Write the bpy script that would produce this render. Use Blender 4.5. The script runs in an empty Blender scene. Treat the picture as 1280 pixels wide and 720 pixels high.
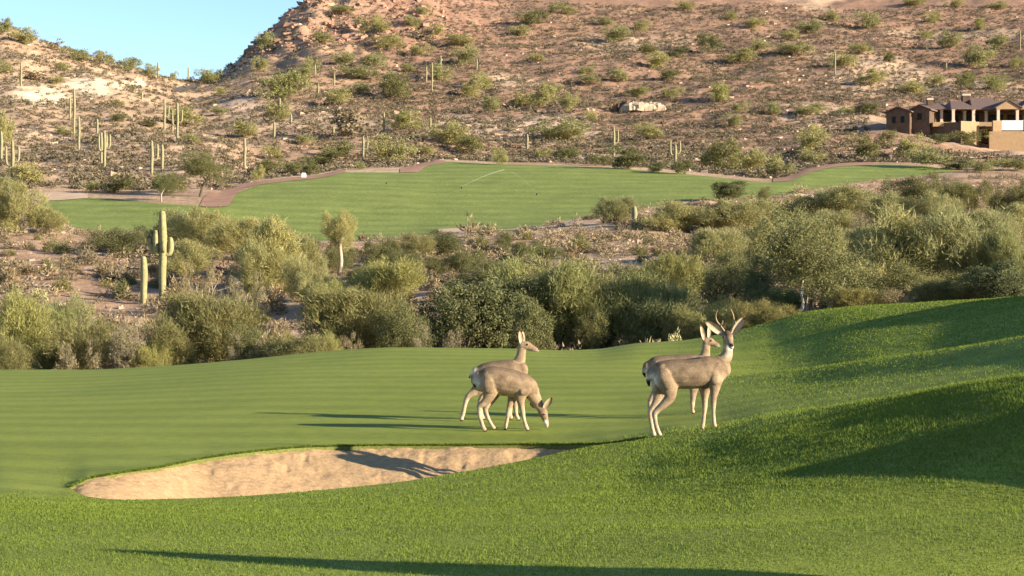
import bpy, math, random
import numpy as np
from mathutils import Vector
rng = np.random.default_rng(7)
random.seed(7)
scene = bpy.context.scene
COL = scene.collection
# ------------------------------------------------------------------ camera model
F, HOR, CAM = 2200.0, 335.0, 2.0
PITCH = math.atan((360 - HOR) / F)
CP, SP = math.cos(PITCH), math.sin(PITCH)
def z_at(row, Y):
    b = (360 - np.asarray(row, float)) / F
    return CAM + np.asarray(Y, float) * (-SP + b * CP) / (CP + b * SP)
def row_of(z, Y):
    s = (np.asarray(z, float) - CAM) / Y
    return 360 - F * (s * CP + SP) / (CP - s * SP)
def x_at(px, Y): return (np.asarray(px, float) - 640) / F * Y
def px_of(x, Y): return 640 + F * np.asarray(x, float) / Y
# ------------------------------------------------------------------ noise
def _hash(ix, iy, seed):
    n = (ix.astype(np.int64) * 374761393 + iy.astype(np.int64) * 668265263 + seed * 974711) & 0x7fffffff
    n = ((n ^ (n >> 13)) * 1274126177) & 0x7fffffff
    return ((n ^ (n >> 16)) & 0xffff) / 65535.0
def vnoise(x, y, seed=0):
    x = np.asarray(x, float); y = np.asarray(y, float)
    ix = np.floor(x); iy = np.floor(y); fx = x - ix; fy = y - iy
    fx = fx * fx * (3 - 2 * fx); fy = fy * fy * (3 - 2 * fy)
    a = _hash(ix, iy, seed); b = _hash(ix + 1, iy, seed); c = _hash(ix, iy + 1, seed); d = _hash(ix + 1, iy + 1, seed)
    return (a + (b - a) * fx) * (1 - fy) + (c + (d - c) * fx) * fy
def fbm(x, y, seed=0, oct=4):
    t = 0; amp = .5
    for o in range(oct):
        t = t + amp * (vnoise(x * 2 ** o, y * 2 ** o, seed + o) - .5); amp *= .5
    return t
def sstep(a, b, x):
    t = np.clip((np.asarray(x, float) - a) / (b - a), 0, 1); return t * t * (3 - 2 * t)
# ------------------------------------------------------------------ pchip
def slopes(X, Z):
    h = np.diff(X, axis=0); d = np.diff(Z, axis=0) / h
    m = np.zeros_like(Z)
    w1 = 2 * h[1:] + h[:-1]; w2 = h[1:] + 2 * h[:-1]
    ok = d[:-1] * d[1:] > 0
    with np.errstate(divide='ignore', invalid='ignore'):
        mm = (w1 + w2) / (w1 / d[:-1] + w2 / d[1:])
    m[1:-1] = np.where(ok, mm, 0); m[0] = d[0]; m[-1] = d[-1]
    return m
class P1:
    def __init__(s, xs, ys):
        s.x = np.array(xs, float); s.y = np.array(ys, float); s.m = slopes(s.x, s.y)
    def __call__(s, q):
        q = np.clip(np.asarray(q, float), s.x[0], s.x[-1])
        i = np.clip(np.searchsorted(s.x, q, side='right') - 1, 0, len(s.x) - 2)
        h = s.x[i + 1] - s.x[i]; t = (q - s.x[i]) / h
        return ((1 + 2 * t) * (1 - t) ** 2 * s.y[i] + t * (1 - t) ** 2 * h * s.m[i]
                + t * t * (3 - 2 * t) * s.y[i + 1] + t * t * (t - 1) * h * s.m[i + 1])
# ------------------------------------------------------------------ terrain layers, near to far: (name, px, row, Y)
PXMIN, PXMAX = -700.0, 2200.0
LAY = []
def layer(name, pts=None, Y=None, z=None):
    """pts: list of (px,row) with one Y, or (px,row,Y)"""
    if z is not None:
        LAY.append((name, P1([PXMIN, PXMAX], [Y, Y]), None, z)); return
    px = [p[0] for p in pts]; ys = [p[2] if len(p) > 2 else Y for p in pts]
    zs = [float(z_at(p[1], y)) for p, y in zip(pts, ys)]
    if px[0] > PXMIN: px = [PXMIN] + px; ys = [ys[0]] + ys; zs = [zs[0]] + zs
    if px[-1] < PXMAX: px = px + [PXMAX]; ys = ys + [ys[-1]]; zs = zs + [zs[-1]]
    LAY.append((name, P1(px, ys), P1(px, zs), None))
layer('n0', Y=2.5, z=CAM - 1.66)
layer('n1', Y=8.5, z=CAM - 1.63)
layer('ridge_a', [(0,692),(400,693),(640,686),(960,662),(1280,640),(1700,612),(2000,600)], 10.4)
layer('dip_a', [(0,657),(400,660),(640,655),(960,651),(1280,653),(1700,640)], 12.0)
layer('face_b', [(0,633,15),(300,641,14.9),(515,626,15.8),(765,592,17.5),(860,573,17.6),(960,563,16.3),(1100,542,15.2),(1280,520,14.0),(1420,506,13.4),(1600,465,13.8)])
layer('B0', [(0,603,18.9),(85,610,18.85),(105,620,18.0),(160,625,17.4),(250,623,17.5),(340,618,17.9),(430,610,18.4),(515,600,19),(600,585,19.8),(690,568,20.7),(765,554.5,21.3),(820,547,21.2),(890,537,20.9),(960,525,20.1),(1100,502,18.5),(1280,472,16.4),(1420,458,15.2),(1600,436,15)])
layer('B3', [(0,594,20),(60,603,19.4),(85,609.3,18.9),(110,599,19.4),(150,592,19.9),(200,585,20.6),(250,575,21.6),(300,568,22.1),(350,562.5,22.7),(400,559.5,23.2),(470,558,23.5),(560,558,23.6),(640,557,23.6),(700,557,23.4),(740,556,22.95),(765,554,22.5),(790,550,22.1),(818,545.5,21.6),(850,540,21.5),(890,535,21.6),(960,522,21.2),(1100,500,19.8),(1280,473,17.8),(1420,461,16.7),(1600,425,17)])
layer('n6', [(0,538,26),(640,530,26),(765,528,26),(890,519,25.7),(960,512,24.5),(1100,502,22.5),(1280,484,20.5),(1420,462,19.6),(1600,440,19.4)])
layer('face_c', [(0,509,31),(400,498,31),(640,497,31),(765,495,31),(850,490,31),(960,485,29.5),(1100,472,26.6),(1280,451,24.3),(1420,424,23.4)])
layer('ridge_c', [(0,499,33.5),(400,485.4,33.5),(640,483.4,33.5),(765,481.4,33.5),(850,478,33.5),(960,467,32.5),(1100,449,29.5),(1280,421,26.5),(1420,394,25.5),(1600,370,25)])
layer('dip_c', [(0,486,37.5),(400,468,37.5),(640,465,37.5),(765,464,37.5),(850,466,37.5),(960,476,37),(1100,466,34.5),(1280,446,32),(1420,405,31),(1600,372,31)])
layer('crest', [(-300,464,47),(0,462,47),(100,462,47),(200,458,47),(300,450,47),(400,440,47),(500,434.5,47),(640,436,47),(700,438,47),(740,437,47),(800,429,47),(850,426,47),(900,418,47),(960,403,47),(1010,390,46.5),(1060,384,45.5),(1170,378,43.5),(1280,371,41),(1420,337,39),(1600,322,38)])
layer('v0', [(0,487),(400,466),(640,462),(800,452),(900,440),(1000,408),(1280,392),(1600,370)], 53)
layer('v1', [(0,480),(400,465),(640,455),(800,447),(900,432),(1000,402),(1280,386),(1600,370)], 61)
layer('v2', [(0,425),(400,420),(640,400),(800,395),(1000,372),(1280,358)], 80)
layer('v3', [(0,366),(200,372),(400,366),(640,346),(800,340),(1000,334),(1280,322)], 100)
layer('v4', [(0,312,125),(200,318,125),(400,322,125),(640,305,130),(800,286,145),(1000,288,150),(1280,278,155)])
def plane(pts): return [(p[0], p[1], 16.94 / (.128 - (335 - p[1]) / 2200)) for p in pts]
layer('F0', plane([(0,262,160),(38,256,165),(100,287,152),(200,291,150),(400,301,150),(500,297,154),(550,292,158),(640,286,165),(720,274,178),(800,261,195),(880,250,210),(960,246,215),(1010,238,225),(1070,228,240),(1150,219,254),(1200,214.5,261),(1300,209,262)]))
layer('F1', plane([(0,252,175),(38,254.5,166.5),(100,247,180),(255,257,186),(275,253,192),(290,244,200),(340,228,215),(400,222,226),(430,215,232),(500,215.5,233),(530,207,238),(550,202,243),(620,205,256),(700,207,265),(760,210,263),(850,217,255),(930,225,243),(960,228,238),(985,225,242),(1010,215,255),(1050,207.5,264),(1100,205.5,268),(1150,207,268),(1200,213.5,263),(1300,203,278)]))
layer('h0', [(0,236,205),(100,234,208),(235,228,215),(320,214,250),(400,208,262),(520,192,285),(640,196,290),(800,200,290),(960,213,278),(1040,197,290),(1100,196,296),(1280,199,303)])
layer('h1', [(0,150,300),(100,157,300),(235,160,310),(320,150,330),(400,147,340),(520,152,345),(640,150,350),(800,155,352),(960,160,345),(1100,167,345),(1145,171,345),(1190,179,345),(1280,186,346)])
layer('h2', [(0,76,375),(100,98,375),(235,120,410),(320,100,430),(400,82,440),(640,95,440),(960,100,440),(1280,104,440)])
layer('sky', [(-400,20,440),(0,40,430),(50,64,430),(100,78,440),(150,90,450),(200,99,470),(235,104,490),(270,96,500),(300,77,505),(320,57,510),(345,36,515),(380,12,520),(400,3,525),(450,-18,545),(520,-20,570),(640,2,580),(960,8,580),(1280,12,580)])
layer('top', [(0,90,470),(235,118,540),(300,90,560),(345,52,575),(400,8,610),(450,-50,680),(640,-100,730),(1280,-100,760)])
layer('end', [(0,140,600),(235,160,640),(345,120,680),(400,60,760),(450,0,800),(640,-60,900),(1280,-60,900)])
LN = [l[0] for l in LAY]; K = len(LAY)
def lay_eval(px):
    px = np.asarray(px, float)
    Ys = np.stack([l[1](px) for l in LAY]); Zs = np.stack([(l[2](px) if l[2] else np.full(px.shape, l[3])) for l in LAY])
    for k in range(1, K): Ys[k] = np.maximum(Ys[k], Ys[k - 1] + .04)
    return Ys, Zs
iB0, iB3 = LN.index('B0'), LN.index('B3')
SAND = (86.0, 816.0)
def sand_drop(px, t):
    """depth of the bunker floor under the turf surface; t 0 at the near lip, 1 at the far lip"""
    w = sstep(86, 270, px) * (1 - sstep(770, 816, px))
    t = np.clip(t, 0, 1)
    return (.03 + .56 * w) * np.sin(math.pi * t ** .58) ** (1.05 - .55 * sstep(620, 720, px)) + .03 * (.3 + .7 * w) + .006
def surf(px, Y, sand=True):
    px = np.asarray(px, float); Y = np.asarray(Y, float)
    shp = np.broadcast(px, Y).shape
    px = np.broadcast_to(px, shp).ravel(); Y = np.broadcast_to(Y, shp).ravel()
    out = np.empty(px.shape)
    for s in range(0, len(px), 120000):
        p = px[s:s + 120000]; y = Y[s:s + 120000]
        Ys, Zs = lay_eval(p); M = slopes(Ys, Zs); lim = np.where(Ys < 50, .30, 1.2); M = np.clip(M, -lim, lim)
        for a, c in ((iB0, iB3), (LN.index('F0'), LN.index('F1'))):
            ch = .5 * ((Zs[a] - Zs[a - 1]) / (Ys[a] - Ys[a - 1]) + (Zs[c + 1] - Zs[c]) / (Ys[c + 1] - Ys[c])); thin = (1 - sstep(690, 800, p)) if a == iB0 else np.exp(-((Ys[c] - Ys[a]) / 8.) ** 2)
            M[a] = M[a] * (1 - thin) + ch * thin; M[c] = M[c] * (1 - thin) + ch * thin
        k = np.clip((y[None] >= Ys).sum(0) - 1, 0, K - 2); j = np.arange(len(p))
        y0, y1 = Ys[k, j], Ys[k + 1, j]; h = y1 - y0; t = np.clip((y - y0) / h, 0, 1)
        z = ((1 + 2 * t) * (1 - t) ** 2 * Zs[k, j] + t * (1 - t) ** 2 * h * M[k, j] + t * t * (3 - 2 * t) * Zs[k + 1, j] + t * t * (t - 1) * h * M[k + 1, j])
        x = x_at(p, y)
        # small undulation on turf, stronger relief on the desert hills
        near = 1 - sstep(48, 54, y)
        z += near * .035 * sstep(5, 9, y) * fbm(x * .35, y * .2, 3, 3)
        dz = sstep(54, 62, y) * (1 - sstep(Ys[LN.index('F0')][j] - 12, Ys[LN.index('F0')][j], y))
        z += dz * (1.3 * fbm(x * .11, y * .09, 11, 4))
        ff = sstep(Ys[LN.index('F0')][j], Ys[LN.index('F0')][j] + 14, y) * (1 - sstep(Ys[LN.index('F1')][j] - 14, Ys[LN.index('F1')][j], y))
        z += ff * .9 * fbm(x * .03, y * .025, 17, 2)
        hz = sstep(5, 45, y - Ys[LN.index('F1')][j])
        ysk = Ys[LN.index('sky')][j]
        z += hz * (9.0 * fbm(x * .018, y * .013, 23, 4) + 2.0 * fbm(x * .15, y * .12, 29, 3))
        rock = sstep(300, 350, p) * (1 - sstep(500, 600, p)) * sstep(430, 480, y)
        r = fbm(x * .10 + .05 * y, y * .06, 41, 4)
        z += rock * (7.0 * np.abs(r) * 2 - 1.5)
        # unseen mounds added off to the right, shaped to cast shadows into view
        z += 2.25 * np.exp(-((x - 4.6) / .9) ** 2 - ((y - 7.45) / .19) ** 2)
        z += .34 * np.exp(-((x - 4.6) / .45) ** 2 - ((y - 12.7) / .8) ** 2)
        z += .9 * np.exp(-((x - 15.3) / 1.4) ** 2 - ((y - 38.5) / 1.7) ** 2)
        if sand:
            inside = (k == iB0) & (p > SAND[0]) & (p < SAND[1])
            z = np.where(inside, z - sand_drop(p, t), z)
        out[s:s + 120000] = z + 0
    return out.reshape(shp)
_hy = np.concatenate([np.arange(7, 60, .08), np.geomspace(60, 620, 900)])
def hit(px, row, ymin=7, ymax=620):
    ys = _hy[(_hy >= ymin) & (_hy <= ymax)]
    r = row_of(surf(np.full(ys.shape, float(px)), ys), ys)
    i = np.argmax(r <= row)
    if r[i] > row: return None
    if i == 0: return float(ys[0])
    t = (r[i - 1] - row) / (r[i - 1] - r[i] + 1e-9)
    return float(ys[i - 1] + t * (ys[i] - ys[i - 1]))
# ------------------------------------------------------------------ mesh helpers
def link(o, parent=None):
    COL.objects.link(o)
    if parent: o.parent = parent
    return o
def mesh_np(name, V, Fa, mats, smooth=False, col=None, fattr=None):
    V = np.asarray(V, np.float32); me = bpy.data.meshes.new(name)
    Fl = Fa if isinstance(Fa, list) else [Fa]
    Fl = [np.asarray(f, np.int32) for f in Fl if len(f)]
    me.vertices.add(len(V)); me.vertices.foreach_set('co', V.ravel())
    nl = sum(f.size for f in Fl); nf = sum(len(f) for f in Fl)
    me.loops.add(nl); me.loops.foreach_set('vertex_index', np.concatenate([f.ravel() for f in Fl]))
    me.polygons.add(nf)
    tot = np.concatenate([np.full(len(f), f.shape[1], np.int32) for f in Fl])
    me.polygons.foreach_set('loop_start', np.concatenate([[0], np.cumsum(tot)[:-1]]).astype(np.int32))
    me.polygons.foreach_set('use_smooth', np.full(nf, smooth))
    for m in (mats if isinstance(mats, list) else [mats]): me.materials.append(m)
    if col is not None:
        a = me.color_attributes.new('tint', 'FLOAT_COLOR', 'POINT')
        c = np.ones((len(V), 4), np.float32); c[:, :3] = col; a.data.foreach_set('color', c.ravel())
    if fattr is not None:
        a = me.attributes.new('vary', 'FLOAT', 'FACE'); a.data.foreach_set('value', np.asarray(fattr, np.float32))
    me.update(calc_edges=True)
    return me
def obj(name, me, parent=None, loc=None):
    o = bpy.data.objects.new(name, me)
    if loc is not None: o.location = loc
    return link(o, parent)
def empty(name, loc):
    o = bpy.data.objects.new(name, None); o.location = loc; o.empty_display_size = .2
    return link(o)
def tag(o, label=None, cat=None, group=None, kind=None):
    if label: o['label'] = label
    if cat: o['category'] = cat
    if group: o['group'] = group
    if kind: o['kind'] = kind
    return o
class MB:
    def __init__(s): s.v = []; s.f3 = []; s.f4 = []; s.n = 0
    def add(s, V, f4=(), f3=()):
        V = np.asarray(V, float); s.v.append(V)
        if len(f4): s.f4.append(np.asarray(f4) + s.n)
        if len(f3): s.f3.append(np.asarray(f3) + s.n)
        s.n += len(V)
    def box(s, x0, x1, y0, y1, z0, z1, fr=None):
        V = np.array([[x, y, z] for z in (z0, z1) for y in (y0, y1) for x in (x0, x1)], float)
        if fr: V = fr(V)
        s.add(V, [[0,2,3,1],[4,5,7,6],[0,1,5,4],[2,6,7,3],[0,4,6,2],[1,3,7,5]])
    def prism(s, poly, y0, y1, fr=None):
        """polygon in (x,z) extruded along y"""
        n = len(poly); P = np.array(poly, float)
        V = np.concatenate([np.c_[P[:, 0], np.full(n, y0), P[:, 1]], np.c_[P[:, 0], np.full(n, y1), P[:, 1]], ])
        c0 = V[:n].mean(0); c1 = V[n:].mean(0); V = np.vstack([V, c0, c1])
        if fr: V = fr(V)
        f4 = [[i, (i + 1) % n, n + (i + 1) % n, n + i] for i in range(n)]
        f3 = [[2 * n, (i + 1) % n, i] for i in range(n)] + [[2 * n + 1, n + i, n + (i + 1) % n] for i in range(n)]
        s.add(V, f4, f3)
    def tube(s, pts, ra, rb=None, seg=10, ref=(0, 1, 0), sub=4, cap=True):
        P = np.array(pts, float); ra = np.array(ra, float); rb = ra if rb is None else np.array(rb, float)
        if sub > 1 and len(P) > 2:
            d = np.concatenate([[0], np.cumsum(np.linalg.norm(np.diff(P, axis=0), axis=1) + 1e-9)])
            q = np.unique(np.concatenate([np.linspace(d[i], d[i + 1], sub + 1) for i in range(len(d) - 1)]))
            P = np.stack([P1(d, P[:, c])(q) if len(d) > 2 else np.interp(q, d, P[:, c]) for c in range(3)], 1)
            ra = P1(d, ra)(q); rb = P1(d, rb)(q)
        T = np.gradient(P, axis=0); T /= np.linalg.norm(T, axis=1)[:, None] + 1e-12
        ref = np.array(ref, float)
        rings = []
        def ring(p, t, a, b):
            B = ref - ref.dot(t) * t; B /= np.linalg.norm(B) + 1e-12; A = np.cross(B, t)
            th = np.linspace(0, 2 * math.pi, seg, endpoint=False)
            return p + np.outer(np.cos(th) * a, A) + np.outer(np.sin(th) * b, B)
        if cap:
            for c in (1., .7, .35):
                pass
            for ang in (80, 50, 25):
                g = math.radians(ang); rings.append(ring(P[0] - T[0] * math.sin(g) * min(ra[0], rb[0]), T[0], ra[0] * math.cos(g), rb[0] * math.cos(g)))
        for i in range(len(P)): rings.append(ring(P[i], T[i], ra[i], rb[i]))
        if cap:
            for ang in (25, 50, 80):
                g = math.radians(ang); rings.append(ring(P[-1] + T[-1] * math.sin(g) * min(ra[-1], rb[-1]), T[-1], ra[-1] * math.cos(g), rb[-1] * math.cos(g)))
        R = len(rings); V = np.concatenate(rings)
        f4 = [[i * seg + j, i * seg + (j + 1) % seg, (i + 1) * seg + (j + 1) % seg, (i + 1) * seg + j] for i in range(R - 1) for j in range(seg)]
        V = np.vstack([V, rings[0].mean(0), rings[-1].mean(0)])
        f3 = [[R * seg, (j + 1) % seg, j] for j in range(seg)] + [[R * seg + 1, (R - 1) * seg + j, (R - 1) * seg + (j + 1) % seg] for j in range(seg)]
        s.add(V, f4, f3)
    def arrays(s):
        F = []
        if s.f4: F.append(np.concatenate(s.f4))
        if s.f3: F.append(np.concatenate(s.f3))
        return np.concatenate(s.v), F
    def mesh(s, name, mats, smooth=False, off=(0, 0, 0)):
        V, Fa = s.arrays(); return mesh_np(name, V - np.array(off, float), Fa, mats, smooth)
    def build(s, name, mats, parent=None, smooth=False):
        off = tuple(parent.location) if parent and parent.parent is None else (tuple(parent.parent.location) if parent else (0, 0, 0))
        return obj(name, s.mesh(name, mats, smooth, off), parent)
# ------------------------------------------------------------------ materials
def mat(name):
    m = bpy.data.materials.new(name); m.use_nodes = True; nt = m.node_tree
    b = nt.nodes['Principled BSDF']; b.inputs['Roughness'].default_value = .9
    b.inputs['Specular IOR Level'].default_value = .15
    return m, nt, b
def N(nt, t, **kw):
    n = nt.nodes.new(t)
    for k, v in kw.items():
        if k in n.inputs: n.inputs[k].default_value = v
        else: setattr(n, k, v)
    return n
def ramp(nt, stops):
    r = nt.nodes.new('ShaderNodeValToRGB'); e = r.color_ramp.elements
    while len(e) < len(stops): e.new(.5)
    for i, (p, c) in enumerate(stops): e[i].position = p; e[i].color = (*c, 1)
    return r
def noise(nt, scale, detail=5, rough=.6, stretch=None):
    tc = nt.nodes.new('ShaderNodeTexCoord'); n = N(nt, 'ShaderNodeTexNoise', Scale=scale, Detail=detail, Roughness=rough)
    if stretch:
        mp = nt.nodes.new('ShaderNodeMapping'); mp.inputs['Scale'].default_value = stretch
        nt.links.new(tc.outputs['Object'], mp.inputs['Vector']); nt.links.new(mp.outputs[0], n.inputs['Vector'])
    else: nt.links.new(tc.outputs['Object'], n.inputs['Vector'])
    return n
def mixc(nt, a, b, fac, mode='MIX'):
    m = nt.nodes.new('ShaderNodeMix'); m.data_type = 'RGBA'; m.blend_type = mode
    for s, v in ((m.inputs[0], fac), (m.inputs[6], a), (m.inputs[7], b)):
        if hasattr(v, 'links'): nt.links.new(v, s)
        elif isinstance(v, tuple): s.default_value = (*v, 1)
        else: s.default_value = v
    return m.outputs[2]
def bump(nt, b, h, strength, dist):
    n = N(nt, 'ShaderNodeBump', Strength=strength, Distance=dist)
    nt.links.new(h, n.inputs['Height']); nt.links.new(n.outputs[0], b.inputs['Normal']); return n
def simple(name, c, var=.18, scale=6, rough=.9, bmp=0, spec=.15, bdist=.02):
    m, nt, b = mat(name); n = noise(nt, scale)
    r = ramp(nt, [(.3, tuple(x * (1 - var) for x in c)), (.7, tuple(min(1, x * (1 + var)) for x in c))])
    nt.links.new(n.outputs[0], r.inputs[0]); nt.links.new(r.outputs[0], b.inputs['Base Color'])
    b.inputs['Roughness'].default_value = rough; b.inputs['Specular IOR Level'].default_value = spec
    if bmp: bump(nt, b, n.outputs[0], bmp, bdist)
    return m
def turf(name, c0, c1, stripes=.0, sscale=1.0, bscale=60, bstr=.5, bd=.02):
    m, nt, b = mat(name)
    big = noise(nt, .35, 4, .6); fine = noise(nt, bscale, 3, .7)
    r = ramp(nt, [(.3, c0), (.72, c1)]); nt.links.new(big.outputs[0], r.inputs[0])
    r2 = ramp(nt, [(.25, (.6, .62, .55)), (.75, (1.3, 1.28, 1.3))]); nt.links.new(fine.outputs[0], r2.inputs[0])
    c = mixc(nt, r.outputs[0], r2.outputs[0], 1.0, 'MULTIPLY')
    if stripes:
        tc = nt.nodes.new('ShaderNodeTexCoord'); mp = nt.nodes.new('ShaderNodeMapping'); mp.inputs['Rotation'].default_value = (0, 0, .12)
        nt.links.new(tc.outputs['Object'], mp.inputs[0])
        w = N(nt, 'ShaderNodeTexWave', Scale=sscale, Distortion=1.6, Detail=2.0); w.bands_direction = 'Y'; w.inputs['Detail Scale'].default_value = .3; w.inputs['Distortion'].default_value = 3.0
        nt.links.new(mp.outputs[0], w.inputs['Vector'])
        r3 = ramp(nt, [(.2, (1 - stripes,) * 3), (.8, (1 + stripes, 1 + stripes * .85, 1 + stripes * .5))]); nt.links.new(w.outputs[0], r3.inputs[0])
        c = mixc(nt, c, r3.outputs[0], 1.0, 'MULTIPLY')
    md = noise(nt, bscale * .09, 4, .65); r4 = ramp(nt, [(.3, (.84, .86, .82)), (.7, (1.13, 1.1, 1.1))]); nt.links.new(md.outputs[0], r4.inputs[0])
    c = mixc(nt, c, r4.outputs[0], 1.0, 'MULTIPLY')
    nt.links.new(c, b.inputs['Base Color']); b.inputs['Roughness'].default_value = .8
    bump(nt, b, fine.outputs[0], bstr, bd)
    return m
def foliage(name, c, dark=.62, light=1.35, trans=.42):
    """leaf and twig material: varies per face and per plant"""
    m, nt, b = mat(name)
    at = nt.nodes.new('ShaderNodeAttribute'); at.attribute_name = 'vary'
    r = ramp(nt, [(0, tuple(x * dark for x in c)), (.55, c), (1, tuple(x * light for x in c))])
    nt.links.new(at.outputs['Fac'], r.inputs[0])
    oi = nt.nodes.new('ShaderNodeObjectInfo')
    r2 = ramp(nt, [(0, (.82, .86, .9)), (.5, (1, 1, 1)), (1, (1.08, 1.05, .97))]); nt.links.new(oi.outputs['Random'], r2.inputs[0])
    cc = mixc(nt, r.outputs[0], r2.outputs[0], 1.0, 'MULTIPLY')
    nt.links.new(cc, b.inputs['Base Color']); b.inputs['Roughness'].default_value = .75
    tr = nt.nodes.new('ShaderNodeBsdfTranslucent'); nt.links.new(cc, tr.inputs['Color'])
    mx = nt.nodes.new('ShaderNodeMixShader'); mx.inputs[0].default_value = trans
    nt.links.new(b.outputs[0], mx.inputs[1]); nt.links.new(tr.outputs[0], mx.inputs[2])
    nt.links.new(mx.outputs[0], nt.nodes['Material Output'].inputs['Surface'])
    return m
def tinted(name, scale, var, bstr, bd, rough=.95, scale2=None):
    """colour comes from the 'tint' attribute (soil, rock or fur colour), broken up by noise"""
    m, nt, b = mat(name)
    at = nt.nodes.new('ShaderNodeAttribute'); at.attribute_name = 'tint'
    n = noise(nt, scale, 6, .65)
    r = ramp(nt, [(.28, (1 - var,) * 3), (.72, (1 + var,) * 3)]); nt.links.new(n.outputs[0], r.inputs[0])
    c = mixc(nt, at.outputs['Color'], r.outputs[0], 1.0, 'MULTIPLY')
    if scale2:
        n2 = noise(nt, scale2, 3, .6); r2 = ramp(nt, [(.35, (1 - var * .8, 1 - var, 1 - var * 1.1)), (.65, (1.1, 1.08, 1.04))]); nt.links.new(n2.outputs[0], r2.inputs[0])
        c = mixc(nt, c, r2.outputs[0], 1.0, 'MULTIPLY')
    nt.links.new(c, b.inputs['Base Color']); b.inputs['Roughness'].default_value = rough
    bump(nt, b, n.outputs[0], bstr, bd)
    return m
M = {}
M['turf'] = turf('near_turf', (.176, .214, .032), (.220, .258, .044), .085, .22, 55, .5, .02)
M['far_turf'] = turf('far_turf', (.172, .212, .048), (.215, .252, .064), .07, .055, 3, .4, .12)
M['blade'] = foliage('grass_blade', (.155, .205, .032), .78, 1.22, .35)
M['lip'] = simple('turf_lip', (.12, .13, .035), .3, 30, .95, .5)
M['sand'] = simple('bunker_sand', (.375, .246, .128), .20, 14, .95, .55, bdist=.03)
M['desert'] = tinted('desert_soil', .8, .22, .7, .4, scale2=.16)
M['path'] = simple('dirt_path', (.33, .19, .125), .15, .6, .95, .3, bdist=.1)
M['tandirt'] = simple('tan_dirt', (.50, .35, .23), .18, .5, .95, .3, bdist=.1)
M['asphalt'] = simple('asphalt', (.10, .09, .085), .15, 1)
M['pv'] = foliage('palo_verde_twigs', (.35, .335, .125), .6, 1.35)
M['pvpale'] = foliage('pale_palo_verde_twigs', (.385, .355, .150), .6, 1.35)
M['olive'] = foliage('olive_leaves', (.27, .245, .095), .6, 1.4)
M['mesq'] = foliage('mesquite_leaves', (.215, .208, .082), .6, 1.4)
M['jojoba'] = foliage('grey_green_leaves', (.185, .190, .080), .5, 1.5)
M['grey'] = foliage('grey_shrub_leaves', (.285, .220, .128), .5, 1.5, .15)
M['dry'] = foliage('dry_twigs', (.255, .212, .118), .5, 1.5, .1)
M['yellow'] = foliage('pale_spines', (.48, .43, .20), .6, 1.4, .1)
M['bark'] = simple('brown_bark', (.12, .085, .055), .3, 20, .9, .5)
M['palebark'] = simple('pale_bark', (.40, .33, .245), .25, 15, .9, .4)
M['saguaro'] = simple('saguaro_skin', (.27, .245, .115), .25, 6, .75, .3)
M['saguaro_far'] = simple('dusty_saguaro_skin', (.25, .225, .125), .2, 3, .8)
M['rock'] = simple('pale_rock', (.42, .325, .225), .25, .8, .95, .8, bdist=.3)
M['stone'] = simple('pink_stone', (.46, .32, .23), .3, .5, .95, .5, bdist=.1)
M['redrock'] = simple('red_rock', (.31, .185, .13), .3, .4, .95, .8, bdist=.3)
M['stucco'] = simple('tan_stucco', (.34, .225, .125), .12, 1.5, .9, .2)
M['brown_and_shade'] = simple('brown_stone_and_shade', (.115, .075, .05), .25, 1.2, .9, .3)  # own brown, and shade put into the colour of the darker house walls
M['tile'] = simple('brown_roof_tile', (.155, .105, .088), .2, 3, .85, .3)
M['cream'] = simple('cream_column', (.55, .44, .33), .1, 2)
M['whitepanel'] = simple('white_panel', (.62, .61, .58), .03, 2, .6)
M['glass'], _nt, _b = mat('dark_glass'); _b.inputs['Base Color'].default_value = (.012, .011, .010, 1); _b.inputs['Roughness'].default_value = .3; _b.inputs['Specular IOR Level'].default_value = .12
M['horn'] = simple('antler_bone', (.42, .30, .18), .2, 25, .55)
M['eye'], _nt, _b = mat('eye_black'); _b.inputs['Base Color'].default_value = (.006, .005, .004, 1); _b.inputs['Roughness'].default_value = .08; _b.inputs['Specular IOR Level'].default_value = .6
M['fur'] = tinted('deer_fur', 55, .28, .6, .010, .9, scale2=11)
M['metal'] = simple('dark_plastic', (.03, .03, .03), .1, 5, .5)
M['whitepaint'] = simple('white_paint', (.8, .8, .76), .04, 4, .6)
# spray of water: thin, partly see-through
_m, _nt, _b = mat('water_spray'); _b.inputs['Base Color'].default_value = (.85, .88, .9, 1); _b.inputs['Alpha'].default_value = .045; M['spray'] = _m

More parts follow.
